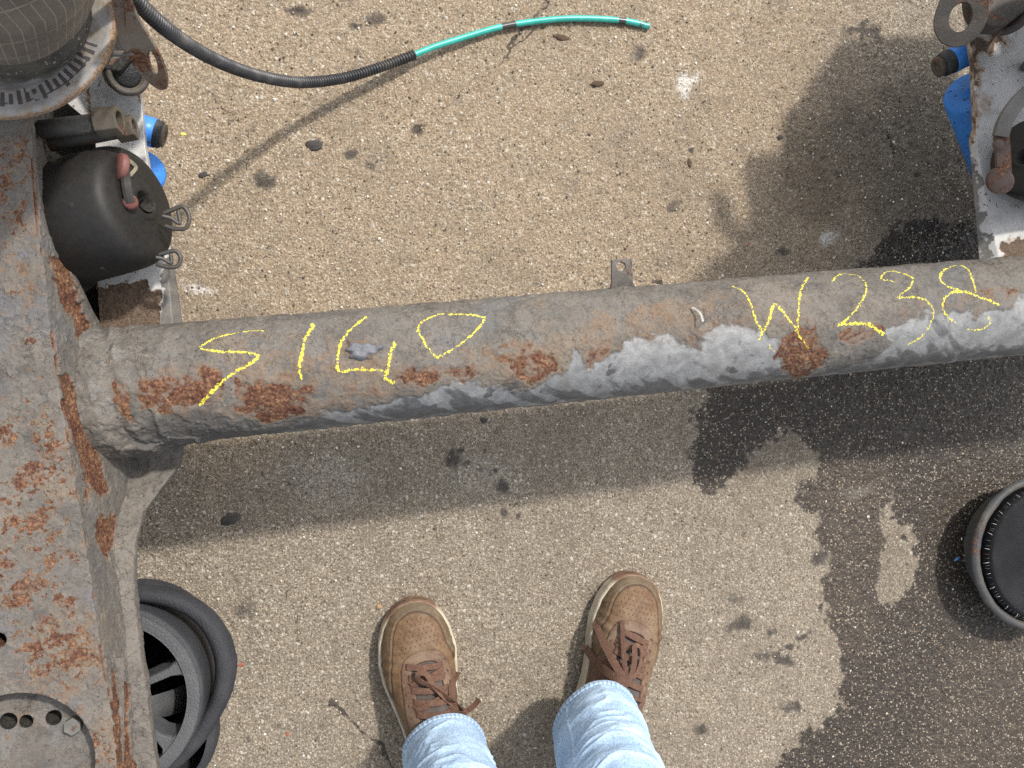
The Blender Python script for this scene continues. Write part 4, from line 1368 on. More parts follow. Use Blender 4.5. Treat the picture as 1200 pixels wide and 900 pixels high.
def spring_clip(root, tip, width, parent, mat):
    """Bent wire loop standing off the chamber rim."""
    a, b = Vector(root), Vector(tip)
    d = b - a
    side = d.cross(Vector((0.1, 0, 1))).normalized() * width
    up = side.cross(d).normalized() * width * .5
    pts = [a + side * .55, a + d * .35 + side * .9, a + d * .8 + side * .95, b + side * .35, b - side * .35, a + d * .8 - side * .95, a + d * .35 - side * .7, a - side * .5]
    tube('spring_clip', smooth_line([np.array(p) for p in pts], 48), .0022, mat, parent, n=8)
    pts = [a - side * .2 + up, a + d * .3 + up * .6, a + d * .62 + side * .5 + up * .3, a + d * .62 - side * .6 + up * .2]
    tube('clip_wire', smooth_line([np.array(p) for p in pts], 30), .0019, mat, parent, n=8)


clip_steel = worn_metal('black_clip_wire', (0.03, 0.03, 0.03), (0.05, 0.045, 0.04), rust=.1, rough=.4)
spring_clip(V(192, 257, .350), V(221, 254, .352), .0115, ch_l, clip_steel)
spring_clip(V(183, 304, .335), V(211, 303, .335), .0085, ch_l, clip_steel)


def stud(p0, p1, r, rn, ln, parent):
    p0, p1 = Vector(p0), Vector(p1)
    ax = (p1 - p0).normalized()
    tube('stud', [p0, p1], r, steel_dark, parent, n=20)
    Mn = frame_from_axis(p1, ax, up=(.1, .25, 1))
    n = 6
    pr = []
    bm = bmesh.new()
    rings = []
    for rr, zz, k in [(rn * .62, ln - .012, 24), (rn * .62, ln, 24)]:
        rings.append([bm.verts.new(xf(Mn, [rr * math.cos(t), rr * math.sin(t), zz])) for t in np.linspace(0, 6.2832, k, endpoint=False)])
    hexr = lambda t: rn / max(math.cos((t % (math.pi / 3)) - math.pi / 6), .1) * .9
    ts = np.linspace(0, 6.2832, 24, endpoint=False)
    for zz in (ln, -.0):
        rings.append([bm.verts.new(xf(Mn, [hexr(t) * math.cos(t), hexr(t) * math.sin(t), zz])) for t in ts])
    for ra, rb in ((0, 1), (1, 2), (2, 3)):
        for k in range(24):
            bm.faces.new((rings[ra][k], rings[ra][(k + 1) % 24], rings[rb][(k + 1) % 24], rings[rb][k]))
    bm.faces.new(rings[0])
    bm.faces.new(rings[3])
    bm_obj('nut', bm, bolt_steel, parent, bevel=.001)


stud(V(48, 152, .375), V(114, 144, .385), .0088, .0135, .022, ch_l)
stud(V(58, 168, .352), V(137, 153, .360), .0080, .0120, .018, ch_l)

# right chamber, mostly beyond the edge of the picture
axr = ch_axis.copy()
axr = Vector(mirror(np.array(MIDP) + np.array(axr)) - MIDP)
CH_R = frame_from_axis(V(1203, 183, .335) - axr.normalized() * .085, axr) @ Matrix.Scale(.74, 4)
ch_r = build_chamber(CH_R, True)
zr = .392
ribbon('release_lever', smooth_line([np.array(V(x, y, z)) for x, y, z in [(1173, 158, zr), (1174.5, 172, zr), (1175.5, 188, zr), (1176, 203, zr - .003)]], 20), .0155, .006, brown_link, ch_r, up0=(-.3, -.1, .95), label='brown release lever with a round foot')
lathe('lever_foot', [(.0, .004), (.0118, .004), (.0138, .002), (.0142, -.003), (.0125, -.006), (.0, -.006)], frame_from_axis(V(1172, 212, zr - .004), Vector((-.35, -.35, .85))) @ Matrix.Diagonal((1, 1.15, 1, 1)), brown_link, ch_r, n=32)
lathe('lever_bolt', [(.0, .003), (.0042, .0028), (.0058, .001), (.0058, -.004)], frame_from_axis(V(1171, 169, zr + .006), Vector((-.2, 0, 1))), brown_link, ch_r, n=20)
ribbon('lever_arm', smooth_line([np.array(V(x, y, z)) for x, y, z in [(1172, 160, zr + .003), (1178, 142, zr + .008), (1189, 124, zr + .012), (1204, 108, zr + .014), (1222, 94, zr + .014)]], 24), .0155, .010, steel_grey, ch_r, up0=(-.3, .1, .95))
tube('bracket_bolt', [V(1202, 78, .27), V(1202, 78, .287)], .007, steel_dark, brk_r, n=6, smooth=False)


# ------------------------------------------------------------------ blue shock absorbers
def shock(c_nut, c_sleeve, r_sl, body0, body1, r_body):
    a, b = Vector(c_nut), Vector(c_sleeve)
    ax = (a - b)
    ln = ax.length
    Mx = frame_from_axis(b, ax)
    body = lathe('shock_absorber', [(0, -.004), (r_body * .86, -.003), (r_body, .004), (r_body, (Vector(body1) - Vector(body0)).length), (0, (Vector(body1) - Vector(body0)).length + .001)],
                 frame_from_axis(body0, Vector(body1) - Vector(body0)), blue_paint, axle, n=64, label='blue shock absorber')
    lathe('shock_sleeve', [(0, -.012), (r_sl, -.012), (r_sl, ln * .50), (r_sl * .97, ln * .52), (0, ln * .52)], Mx, blue_paint, body, n=40)
    lathe('sleeve_bush', [(0, ln * .5), (r_sl * .94, ln * .5), (r_sl * 1.0, ln * .56), (r_sl * .92, ln * .66), (r_sl * .98, ln * .72), (r_sl * .9, ln * .82), (0, ln * .82)], Mx, rubber('sleeve_rubber', (0.018, 0.022, 0.026)), body, n=36)
    lathe('end_nut', [(0, ln * .8), (r_sl * .80, ln * .8), (r_sl * .80, ln * .97), (r_sl * .70, ln), (r_sl * .42, ln), (r_sl * .38, ln * .93), (0, ln * .93)], Mx, bolt_steel, body, n=24)


shock(V(1097, 80, .215), V(1134, 62, .225), .0170, V(1136, 108, .205), V(1180, 237, .03), .0345)
shock(V(194, 160, .220), V(168, 152, .222), .0165, V(166, 200, .195), V(146, 254, .04), .0275)
for p, q in ((V(150, 200, .21), V(170, 330, .21)), (V(1160, 200, .21), V(1190, 300, .21))):
    pass

# ================================================================== PERSON (shoes and jeans)
def leather_material():
    M = Mat('worn_brown_nubuck')
    over, groove, perf, stay = M.attr('over'), M.attr('groove'), M.attr('perf'), M.attr('stay')
    scuff = M.attr('scuff')
    n, n2, f = M.noise(46, 6, .68, .4), M.noise(150, 5, .7), M.noise(700, 2, .6)
    col = M.mix(M.rng(n, .35, .65), (0.089, 0.047, 0.022), (0.129, 0.072, 0.035))
    col = M.mix(over, col, M.mix(M.rng(n, .35, .65), (0.074, 0.044, 0.022), (0.114, 0.070, 0.035)))
    col = M.mix(stay, col, M.mix(M.rng(n, .35, .65), (0.077, 0.040, 0.026), (0.114, 0.065, 0.047)))
    col = M.mix(M.rng(n2, .42, .70, 0, .8), col, (0.163, 0.106, 0.057))
    col = M.mix(M.math('MULTIPLY', M.rng(M.math('ADD', scuff, M.math('MULTIPLY_ADD', n, 1.2, -.6)), .3, .8), .55), col, (0.095, 0.078, 0.053))
    dustn = M.rng(M.noise(22, 6, .7), .46, .66, 0, .55)
    col = M.mix(dustn, col, (0.175, 0.130, 0.083))
    col = M.mix(M.rng(f, .5, .8, 0, .3), col, (0.088, 0.048, 0.026))
    col = M.mix(groove, col, (0.045, 0.022, 0.012))
    col = M.mix(perf, col, (0.035, 0.018, 0.010))
    h = M.math('ADD', M.math('MULTIPLY', n2, .5), M.math('MULTIPLY', f, .35))
    return M.done(col, .62, M.bump(h, .55, .0012), spec=.3)


LEATHER = leather_material()


def sole_material():
    M = Mat('yellowed_sole_foam')
    n, f = M.noise(45, 5, .6), M.noise(400, 3, .6)
    toe = M.attr('toe')
    col = M.mix(M.rng(n, .35, .7), (0.43, 0.38, 0.29), (0.32, 0.27, 0.19))
    col = M.mix(M.rng(f, .5, .8, 0, .5), col, (0.19, 0.145, 0.09))
    col = M.mix(toe, col, M.mix(M.rng(n, .35, .7), (0.135, 0.072, 0.042), (0.20, 0.12, 0.08)))
    return M.done(col, .6, M.bump(f, .25, .0006))


SOLE = sole_material()
LACE = rubber('brown_lace', (0.100, 0.052, 0.034), (0.175, 0.105, 0.075), .6, .75, 180)
TONGUE = rubber('dark_tongue', (0.060, 0.046, 0.040), (0.14, 0.115, 0.10), .5, .6, 60)


def denim_material():
    M = Mat('light_washed_denim')
    fade, hem, stitch = M.attr('fade'), M.attr('hem'), M.attr('stitch')
    n = M.noise(26, 5, .6)
    sc = M.t.nodes.new('ShaderNodeVectorMath')
    sc.operation = 'MULTIPLY'
    M.t.links.new(M.co, sc.inputs[0])
    sc.inputs[1].default_value = (1, 1, .35)
    w1 = M.noise(850, 2, .6, vec=sc.outputs[0])
    f = M.noise(300, 3, .65)
    col = M.mix(M.rng(M.math('ADD', fade, M.math('MULTIPLY_ADD', n, .9, -.45)), .15, .85), (0.174, 0.285, 0.442), (0.384, 0.511, 0.651))
    col = M.mix(M.rng(w1, .42, .68, 0, .55), col, (0.582, 0.722, 0.848))
    col = M.mix(M.rng(f, .55, .35, 0, .35), col, (0.12, 0.21, 0.36))
    col = M.mix(M.math('MULTIPLY', hem, .5), col, (0.46, 0.56, 0.66))
    col = M.mix(M.math('MULTIPLY', stitch, .8), col, (0.115, 0.165, 0.245))
    return M.done(col, .9, M.bump(M.math('ADD', w1, f), .5, .0007), spec=.2)


DENIM = denim_material()

SD = np.array([0, .003, .008, .016, .03, .05, .08, .11, .14, .17, .20, .23, .26, .283, .298, .305, .308])
S_LAT = np.array([0, .0150, .0255, .0355, .0460, .0550, .0618, .0610, .0555, .050, .0465, .0445, .0425, .036, .024, .012, 0])
S_MED = np.array([0, .0150, .0250, .0340, .0425, .0490, .0520, .0475, .0405, .0365, .037, .0395, .0385, .032, .021, .010, 0])
HD = [0, .01, .03, .06, .09, .12, .15, .18, .21, .26, .308]
HZ = [.030, .043, .057, .066, .076, .090, .106, .120, .124, .112, .095]
Z0 = .026


def build_shoe(person, toe_px, heel_px, side, lace_fn, label):
    T0 = at(*toe_px, .02)
    T0[2] = 0
    Hh = at(*heel_px, .02)
    Hh[2] = 0
    fwd = (T0 - Hh) / np.linalg.norm(T0 - Hh)
    rgt = np.array([fwd[1], -fwd[0], 0])

    def wid(d, x):
        lat = x * side > 0
        return np.where(lat, np.interp(d, SD, S_LAT), np.interp(d, SD, S_MED))

    def to_world(d, x, z):
        return T0 - d[..., None] * fwd + x[..., None] * rgt + z[..., None] * Z3

    def local(P):
        q = np.asarray(P) - T0
        return -(q @ fwd), q @ rgt

    def up_z(d, x):
        W = np.maximum(wid(d, x) * .915, 1e-4)
        c = np.clip(np.abs(x) / W, 0, 1) ** (1 / .86)
        return Z0 + (np.interp(d, HD, HZ) - Z0) * np.sqrt(np.maximum(1 - c * c, 0)) ** .80

    def drape(px, py, lift):
        z = .09
        for _ in range(12):
            p = at(px, py, z)
            d, x = local(p)
            z = .5 * z + .5 * (float(up_z(np.array(d), np.array(x))) + lift)
        return at(px, py, z)

    shoe = bpy.data.objects.new('shoe', None)
    shoe['label'] = label
    scene.collection.objects.link(shoe)
    shoe.parent = person
    shoe.location = Vector(T0) - Vector(person.location)
    shoe.empty_display_size = .03

    # upper
    t = np.linspace(0, 1, 330)
    d = .306 * (t ** 1.25) + .0012
    th = np.linspace(0, math.pi, 240)
    Dm, Th = np.meshgrid(d, th, indexing='ij')
    cs = np.cos(Th)
    x = np.sign(cs) * np.abs(cs) ** .86
    X = x * wid(Dm, x) * .915
    Zm = Z0 + (np.interp(Dm, HD, HZ) - Z0) * np.sin(Th).clip(0) ** .80
    Zm = np.where(np.abs(cs) > .999, Z0 - .004, Zm)
    L2 = np.stack([Dm, X * side], -1)                     # second axis: + = outer side of the foot
    vamp = [(.0135, .0), (.017, .015), (.025, .026), (.040, .034), (.058, .039), (.072, .043), (.095, .0485), (.125, .052), (.150, .058), (.32, .07),
            (.32, -.06), (.140, -.052), (.110, -.047), (.085, -.0435), (.066, -.038), (.048, -.036), (.031, -.030), (.019, -.018)]
    vs = poly_sdf(L2, smooth_line(vamp, 90, True))
    stay_poly = [(.064, 0), (.066, .015), (.074, .027), (.095, .034), (.16, .039), (.22, .040), (.22, -.040), (.16, -.039), (.095, -.034), (.074, -.027), (.066, -.015)]
    ss = poly_sdf(L2, smooth_line(stay_poly, 60, True))
    thr_poly = [(.078, 0), (.080, .012), (.088, .0185), (.12, .0200), (.22, .021), (.22, -.021), (.12, -.0200), (.088, -.0185), (.080, -.012)]
    ts = poly_sdf(L2, smooth_line(thr_poly, 50, True))
    over = sstep(-.0004, .0006, vs)
    stay = sstep(.0004, -.0006, ss)
    groove = np.exp(-((vs + .0006) / .0009) ** 2) * .85
    groove = np.maximum(groove, .45 * np.exp(-((ss - .0008) / .0007) ** 2))
    groove = np.maximum(groove, .9 * np.exp(-((ts + .0005) / .0009) ** 2) * (Dm > .076))
    piping = np.exp(-((vs - .0018) / .0008) ** 2)
    stitch = np.exp(-((ss + .0022) / .0006) ** 2) * (np.sin(np.arctan2(L2[..., 1], L2[..., 0] - .13) * 130) > 0)
    gx, gd = .0066, .0066
    row = np.floor(Dm / gd)
    ux = (X + (row % 2) * gx / 2) / gx
    du = np.hypot((ux - np.round(ux)) * gx, (Dm / gd - row - .5) * gd)
    inner = sstep(-.004, -.006, vs) * sstep(.003, .005, ss) * (Dm < .074) * (np.abs(X) < .036)
    perf = inner * sstep(.00105, .0006, du)
    thr = sstep(.0006, -.0012, ts)
    P = to_world(Dm, X, Zm)
    h = .0011 * over + .0011 * stay - .0045 * thr - .0007 * groove - .0006 * perf + .0005 * piping + .0004 * stitch
    h += .0007 * fbm(P, 45, 3, 111 + side) + .0011 * sstep(.07, .03, Dm) * 0
    crease = np.sin((Dm + .25 * np.abs(X)) * 420) * sstep(.05, .07, Dm) * sstep(.11, .085, Dm) * sstep(.02, .035, np.abs(X))
    h += .0006 * crease
    N = grid_normals(P)
    N *= np.sign(N[150, 120, 2])
    P = P + N * h[..., None]
    scuff = sstep(.045, .005, Dm) * .5 + over * .25 + .3 * sstep(.02, -.05, L2[..., 1])
    raw_mesh('upper', P - T0, grid_quads(*Dm.shape), LEATHER, shoe, dict(over=over, groove=np.clip(groove, 0, 1), perf=perf, stay=np.clip(stay - .5 * stitch, 0, 1), scuff=scuff))
    # tongue
    td = np.linspace(.075, .215, 50)
    tx = np.linspace(-.0225, .0225, 30)
    TD, TX = np.meshgrid(td, tx, indexing='ij')
    TZ_ = up_z(TD, TX) - .0018 + .0012 * fbm(np.stack([TD, TX, 0 * TD], -1), 60, 3, 120)
    raw_mesh('tongue', to_world(TD, TX, TZ_) - T0, grid_quads(50, 30), TONGUE, shoe)
    # sole: stacked outline rings
    od = .308 * (1 - np.cos(np.linspace(0, math.pi, 90))) / 2
    ring_d = np.concatenate([od, od[-2:0:-1]])
    sgn = np.concatenate([np.ones(90), -np.ones(88)]) * side
    rings = []
    for sc, z, off in [(.05, .0005, 0), (.93, .0005, 0), (.985, .004, 0), (1.0, .010, .0005), (.985, .0145, 0), (1.0, .0185, .0006), (1.002, .027, .0006), (.985, .0315, 0), (.955, .0325, -.001), (.90, .031, -.002), (.05, .031, 0)]:
        w = wid(ring_d, sgn) * sc
        dd = (ring_d - .154) * (1 + (sc - 1) * .35) + .154 if sc > .5 else .154 + (ring_d - .154) * sc
        zz = z + .004 * sstep(.05, 0, ring_d) * (z > .008) + .006 * sstep(.19, .25, ring_d) * (z > .012)
        rings.append(to_world(dd, sgn * w, zz + 0 * dd))
    P = np.array(rings)
    rd = np.broadcast_to(ring_d, P.shape[:2])
    zz = P[..., 2]
    toe = np.maximum(sstep(.024, .015, rd), (zz < .008) * 1.0)
    P[..., :2] += (.0005 * fbm(P, 90, 3, 122))[..., None]
    raw_mesh('sole', P - T0, grid_quads(P.shape[0], P.shape[1], True), SOLE, shoe, {'toe': toe})

    # crossing laces
    lw = .0082
    for k in range(6):
        dk = .083 + .0145 * k
        for s in (1, -1):
            pts = []
            for q in np.linspace(-1, 1, 15):
                xx = q * .0268
                ddk = dk + s * q * .0052
                zq = float(up_z(np.array(ddk), np.array(xx))) + .0024 + .0022 * (1 - q * q) + (.0012 if s > 0 else 0) * (1 - q * q)
                if abs(q) > .93:
                    zq -= .004
                pts.append((T0 - ddk * fwd + xx * rgt + np.array([0, 0, zq])) - T0)
            if s > 0 or k in (1, 3):
                ribbon('lace', pts, lw, .0010, LACE, shoe, tilt=.12 * s)
        for xx in (-.0290, .0290):
            zq = float(up_z(np.array(dk), np.array(xx)))
            lathe('eyelet', [(.0, .0004), (.0016, .0005), (.0022, .0013), (.0028, .0003)], Matrix.Translation(Vector(T0 - dk * fwd + xx * rgt + np.array([0, 0, zq + .0012]) - T0)), LACE, shoe, n=14, attrs=False)
    # bow
    for pts, w, tilt in lace_fn:
        Q = np.array([drape(a, b, c) - T0 for a, b, c in pts])
        ribbon('lace', smooth_line(Q, 10 * len(pts)), w * 1.25, .0011, LACE, shoe, tilt=tilt * .55)
    return shoe


def build_person():
    hip = at(612, 905, .05)
    person = thing('person', 'person in light blue jeans and brown lace up shoes standing before the axle', 'person', (hip[0], hip[1] - .05, 0))
    bow_l = [([(541, 833, .006), (530, 822, .011), (517, 812, .012), (505, 804, .013), (494, 799, .015), (489, 794, .017), (491, 789, .018), (498, 789, .018), (503, 795, .016), (508, 803, .012), (520, 816, .010), (534, 828, .007)], .0062, .7),
             ([(533, 828, .007), (530, 818, .010), (529, 806, .010), (533, 796, .009), (537, 788, .007)], .0058, .3),
             ([(540, 832, .008), (547, 833, .010), (553, 829, .012), (558, 824, .014), (561, 819, .016)], .0062, .5),
             ([(528, 834, .006), (536, 836, .007), (544, 837, .007), (552, 830, .009)], .0065, .2)]
    bow_r = [([(738, 802, .006), (728, 790, .011), (718, 774, .014), (708, 754, .015), (701, 738, .013), (697, 729, .011)], .0085, .35),
             ([(737, 803, .006), (722, 795, .012), (708, 785, .015), (696, 773, .014), (688, 762, .012), (685, 757, .011)], .0100, .3),
             ([(736, 800, .008), (733, 785, .012), (731, 768, .013), (730, 750, .012), (729.5, 735, .009), (729, 727, .006)], .0052, .9),
             ([(736, 801, .007), (742, 785, .013), (744, 770, .016), (744, 758, .016), (749, 757, .016), (752, 766, .014), (749, 782, .012), (742, 796, .008)], .0058, .8)]
    build_shoe(person, (479, 701), (533, 949), -1, bow_l, 'left brown shoe with a tied bow')
    build_shoe(person, (747, 671), (676, 914), 1, bow_r, 'right brown shoe with long loose lace ends')

    # jeans: two legs and the hips as one mesh
    def leg(hc, rx, ry, hipc, ang, seed):
        hs = np.concatenate([np.linspace(0, .34, 230), np.linspace(.35, .86, 60)])
        n = 260
        A = np.linspace(0, 2 * math.pi, n, endpoint=False)
        H, An = np.meshgrid(hs, A, indexing='ij')
        k = np.interp(hs, [0, .02, .08, .2, .36, .6, .86], [1, 1.0, 1.02, 1.05, 1.10, 1.36, 1.60])[:, None]
        ca, sa = np.cos(An), np.sin(An)
        lx, ly = rx * k * ca, ry * k * sa
        c, s = math.cos(ang), math.sin(ang)
        f = (hs / .86)[:, None]
        cx = hc[0] + (hipc[0] - hc[0]) * f
        cy = hc[1] + (hipc[1] - hc[1]) * f
        X = cx + lx * c - ly * s
        Y = cy + lx * s + ly * c
        front = sa
        z0 = hc[2] + .030 * front + .006 * np.sin(2 * An + seed)
        Z = z0 * np.interp(H, [0, .2], [1, 0]) + np.interp(H, [0, .2, .9], [0, .2 + hc[2], .9 + hc[2] * .7])
        P = np.stack([X, Y, Z], -1)
        N = np.stack([ca * c - sa * s, ca * s + sa * c, 0 * ca], -1)
        warp = P + .035 * np.stack([fbm(P, 7, 2, seed), fbm(P, 7, 2, seed + 1), 1.2 * fbm(P, 7, 2, seed + 2)], -1)
        rid = fbm(warp * np.array([1, 1, 1.5]), 10, 3, seed + 3)
        fold = (1 - np.abs(rid) / .30).clip(0, 1) ** 2.2
        big = fbm(P * np.array([1, 1, 1.6]), 9, 2, seed + 6)
        amp = np.interp(hs, [0, .012, .05, .15, .34, .9], [.0008, .0014, .0030, .0034, .0036, .003])[:, None]
        h = amp * (fold * 1.1 + big * 1.3) + .0009 * fbm(P, 60, 3, seed + 4)
        hemm = sstep(.0135, .0125, H)
        puck = np.sin(An * 58 + 3 * fbm(P, 20, 2, seed + 5))
        h += hemm * (.0017 + .0003 * puck) - .0012 * np.exp(-((H - .0135) / .0010) ** 2)
        P = P + N * h[..., None]
        P[..., 2] += .3 * h
        inner = [P[0] - N[0] * .0022, P[0] - N[0] * .004 + np.array([0, 0, .02]), P[0] - N[0] * .012 + np.array([0, 0, .04])]
        seam = np.exp(-(((An - 2.75 + math.pi) % (2 * math.pi) - math.pi) * rx / .0016) ** 2) + np.exp(-(((An - .35 + math.pi) % (2 * math.pi) - math.pi) * rx / .0016) ** 2)
        P = P + N * (.0012 * seam * (H > .0135))[..., None]
        fade = .62 + .25 * seam + .14 * (fold - .35) + .22 * big
        stitch = np.exp(-((H - .0138) / .0011) ** 2) * .8 + hemm * sstep(.25, .8, puck) * .8 * sstep(.001, .003, H)
        st = lambda a, v: np.concatenate([np.full((3, n), v), a], 0)
        Pa = np.concatenate([np.array(inner[::-1]), P], 0)
        return Pa, st(fade, .2), st(hemm * sstep(-.3, .6, -puck), 0), st(stitch, 0)

    la, ra = at(521, 881, .085), at(697, 846, .088)
    midx = (la[0] + ra[0]) / 2
    pts, quads, fa, he, sti, off = [], [], [], [], [], 0
    for hc, rx, ry, dx, ang, seed in [(la, .0555, .064, -.10, .16, 130), (ra, .058, .066, -.03, -.22, 140)]:
        hipc = (midx + dx, hc[1] - .05)
        P, f, hm, st = leg(hc, rx, ry, hipc, ang, seed)
        quads.append(grid_quads(P.shape[0], P.shape[1], True) + off)
        pts.append(P.reshape(-1, 3))
        fa.append(f.ravel()), he.append(hm.ravel()), sti.append(st.ravel())
        off += P.shape[0] * P.shape[1]
    n = 80
    A = np.linspace(0, 2 * math.pi, n, endpoint=False)
    rows = []
    for z, a, b in [(.80, .10, .07), (.81, .185, .112), (.86, .19, .118), (.93, .185, .118), (1.0, .175, .112), (1.06, .165, .105), (1.062, .0005, .0005)]:
        rows.append(np.stack([midx + a * np.cos(A), (la[1] + ra[1]) / 2 - .07 + b * np.sin(A), np.full(n, z)], -1))
    P = np.array(rows)
    quads.append(grid_quads(len(rows), n, True) + off)
    pts.append(P.reshape(-1, 3))
    z = np.zeros(len(rows) * n)
    fa.append(z + .5), he.append(z), sti.append(z)
    raw_mesh('jeans', np.concatenate(pts), np.concatenate(quads), DENIM, person, dict(fade=np.concatenate(fa), hem=np.concatenate(he), stitch=np.concatenate(sti)))


build_person()

# ================================================================== HOSE
def build_hose():
    h = thing('air_line', 'turquoise air line sticking out of a black corrugated sleeve on the asphalt', 'hose', at(600, 30, 0))
    path = [(60, -160, .60), (110, -70, .53), (160, 0, .45), (200, 38, .385), (250, 69, .28), (300, 88, .175), (350, 96.5, .095), (400, 92, .05), (445, 79, .03), (486, 64, .0195)]
    P = smooth_line([at(*p) for p in path], 1500)
    d = np.concatenate([[0], np.cumsum(np.linalg.norm(np.diff(P, axis=0), axis=1))])
    n = int(d[-1] / .00062)
    dd = np.linspace(0, d[-1], n)
    P = np.stack([np.interp(dd, d, P[:, k]) for k in range(3)], -1)
    rad = .0064 + .0011 * np.clip(np.sin(dd / .0044 * 2 * math.pi) * 1.6, -1, 1)
    M = Mat('black_conduit_plastic')
    n1, f = M.noise(40, 5, .6), M.noise(500, 2, .6)
    mat = M.done(M.mix(M.rng(n1, .4, .75, 0, .55), (0.016, 0.016, 0.018), (0.10, 0.09, 0.075)), .42, M.bump(f, .1, .0003))
    tube('corrugated_sleeve', P, rad, mat, h, n=20)
    path = [(470, 70, .022), (486, 64, .0192), (510, 54.5, .016), (540, 45, .0125), (583, 32.5, .009), (620, 26, .0075), (660, 22, .0068), (700, 22, .0062), (735, 25, .0058), (761, 31, .0056)]
    P = smooth_line([at(*p) for p in path], 240)
    x = to_px(P)[:, 0]
    grime = np.maximum(sstep(584, 590, x) * sstep(608, 602, x), sstep(722, 726, x) * sstep(738, 730, x)) * .9 + .5 * sstep(742, 750, x)
    M = Mat('turquoise_tube_plastic')
    g = M.rng(M.math('ADD', M.attr('grime'), M.math('MULTIPLY_ADD', M.noise(220, 3, .6), .9, -.45)), .45, .7)
    col = M.mix(M.rng(M.noise(60, 3), .4, .7), (0.022, 0.29, 0.235), (0.035, 0.36, 0.30))
    mat = M.done(M.mix(g, col, (0.035, 0.035, 0.033)), .32)
    tube('inner_tube', P, .0046, mat, h, n=16, attrs={'grime': grime}, label='turquoise plastic tube with black grime bands')


build_hose()

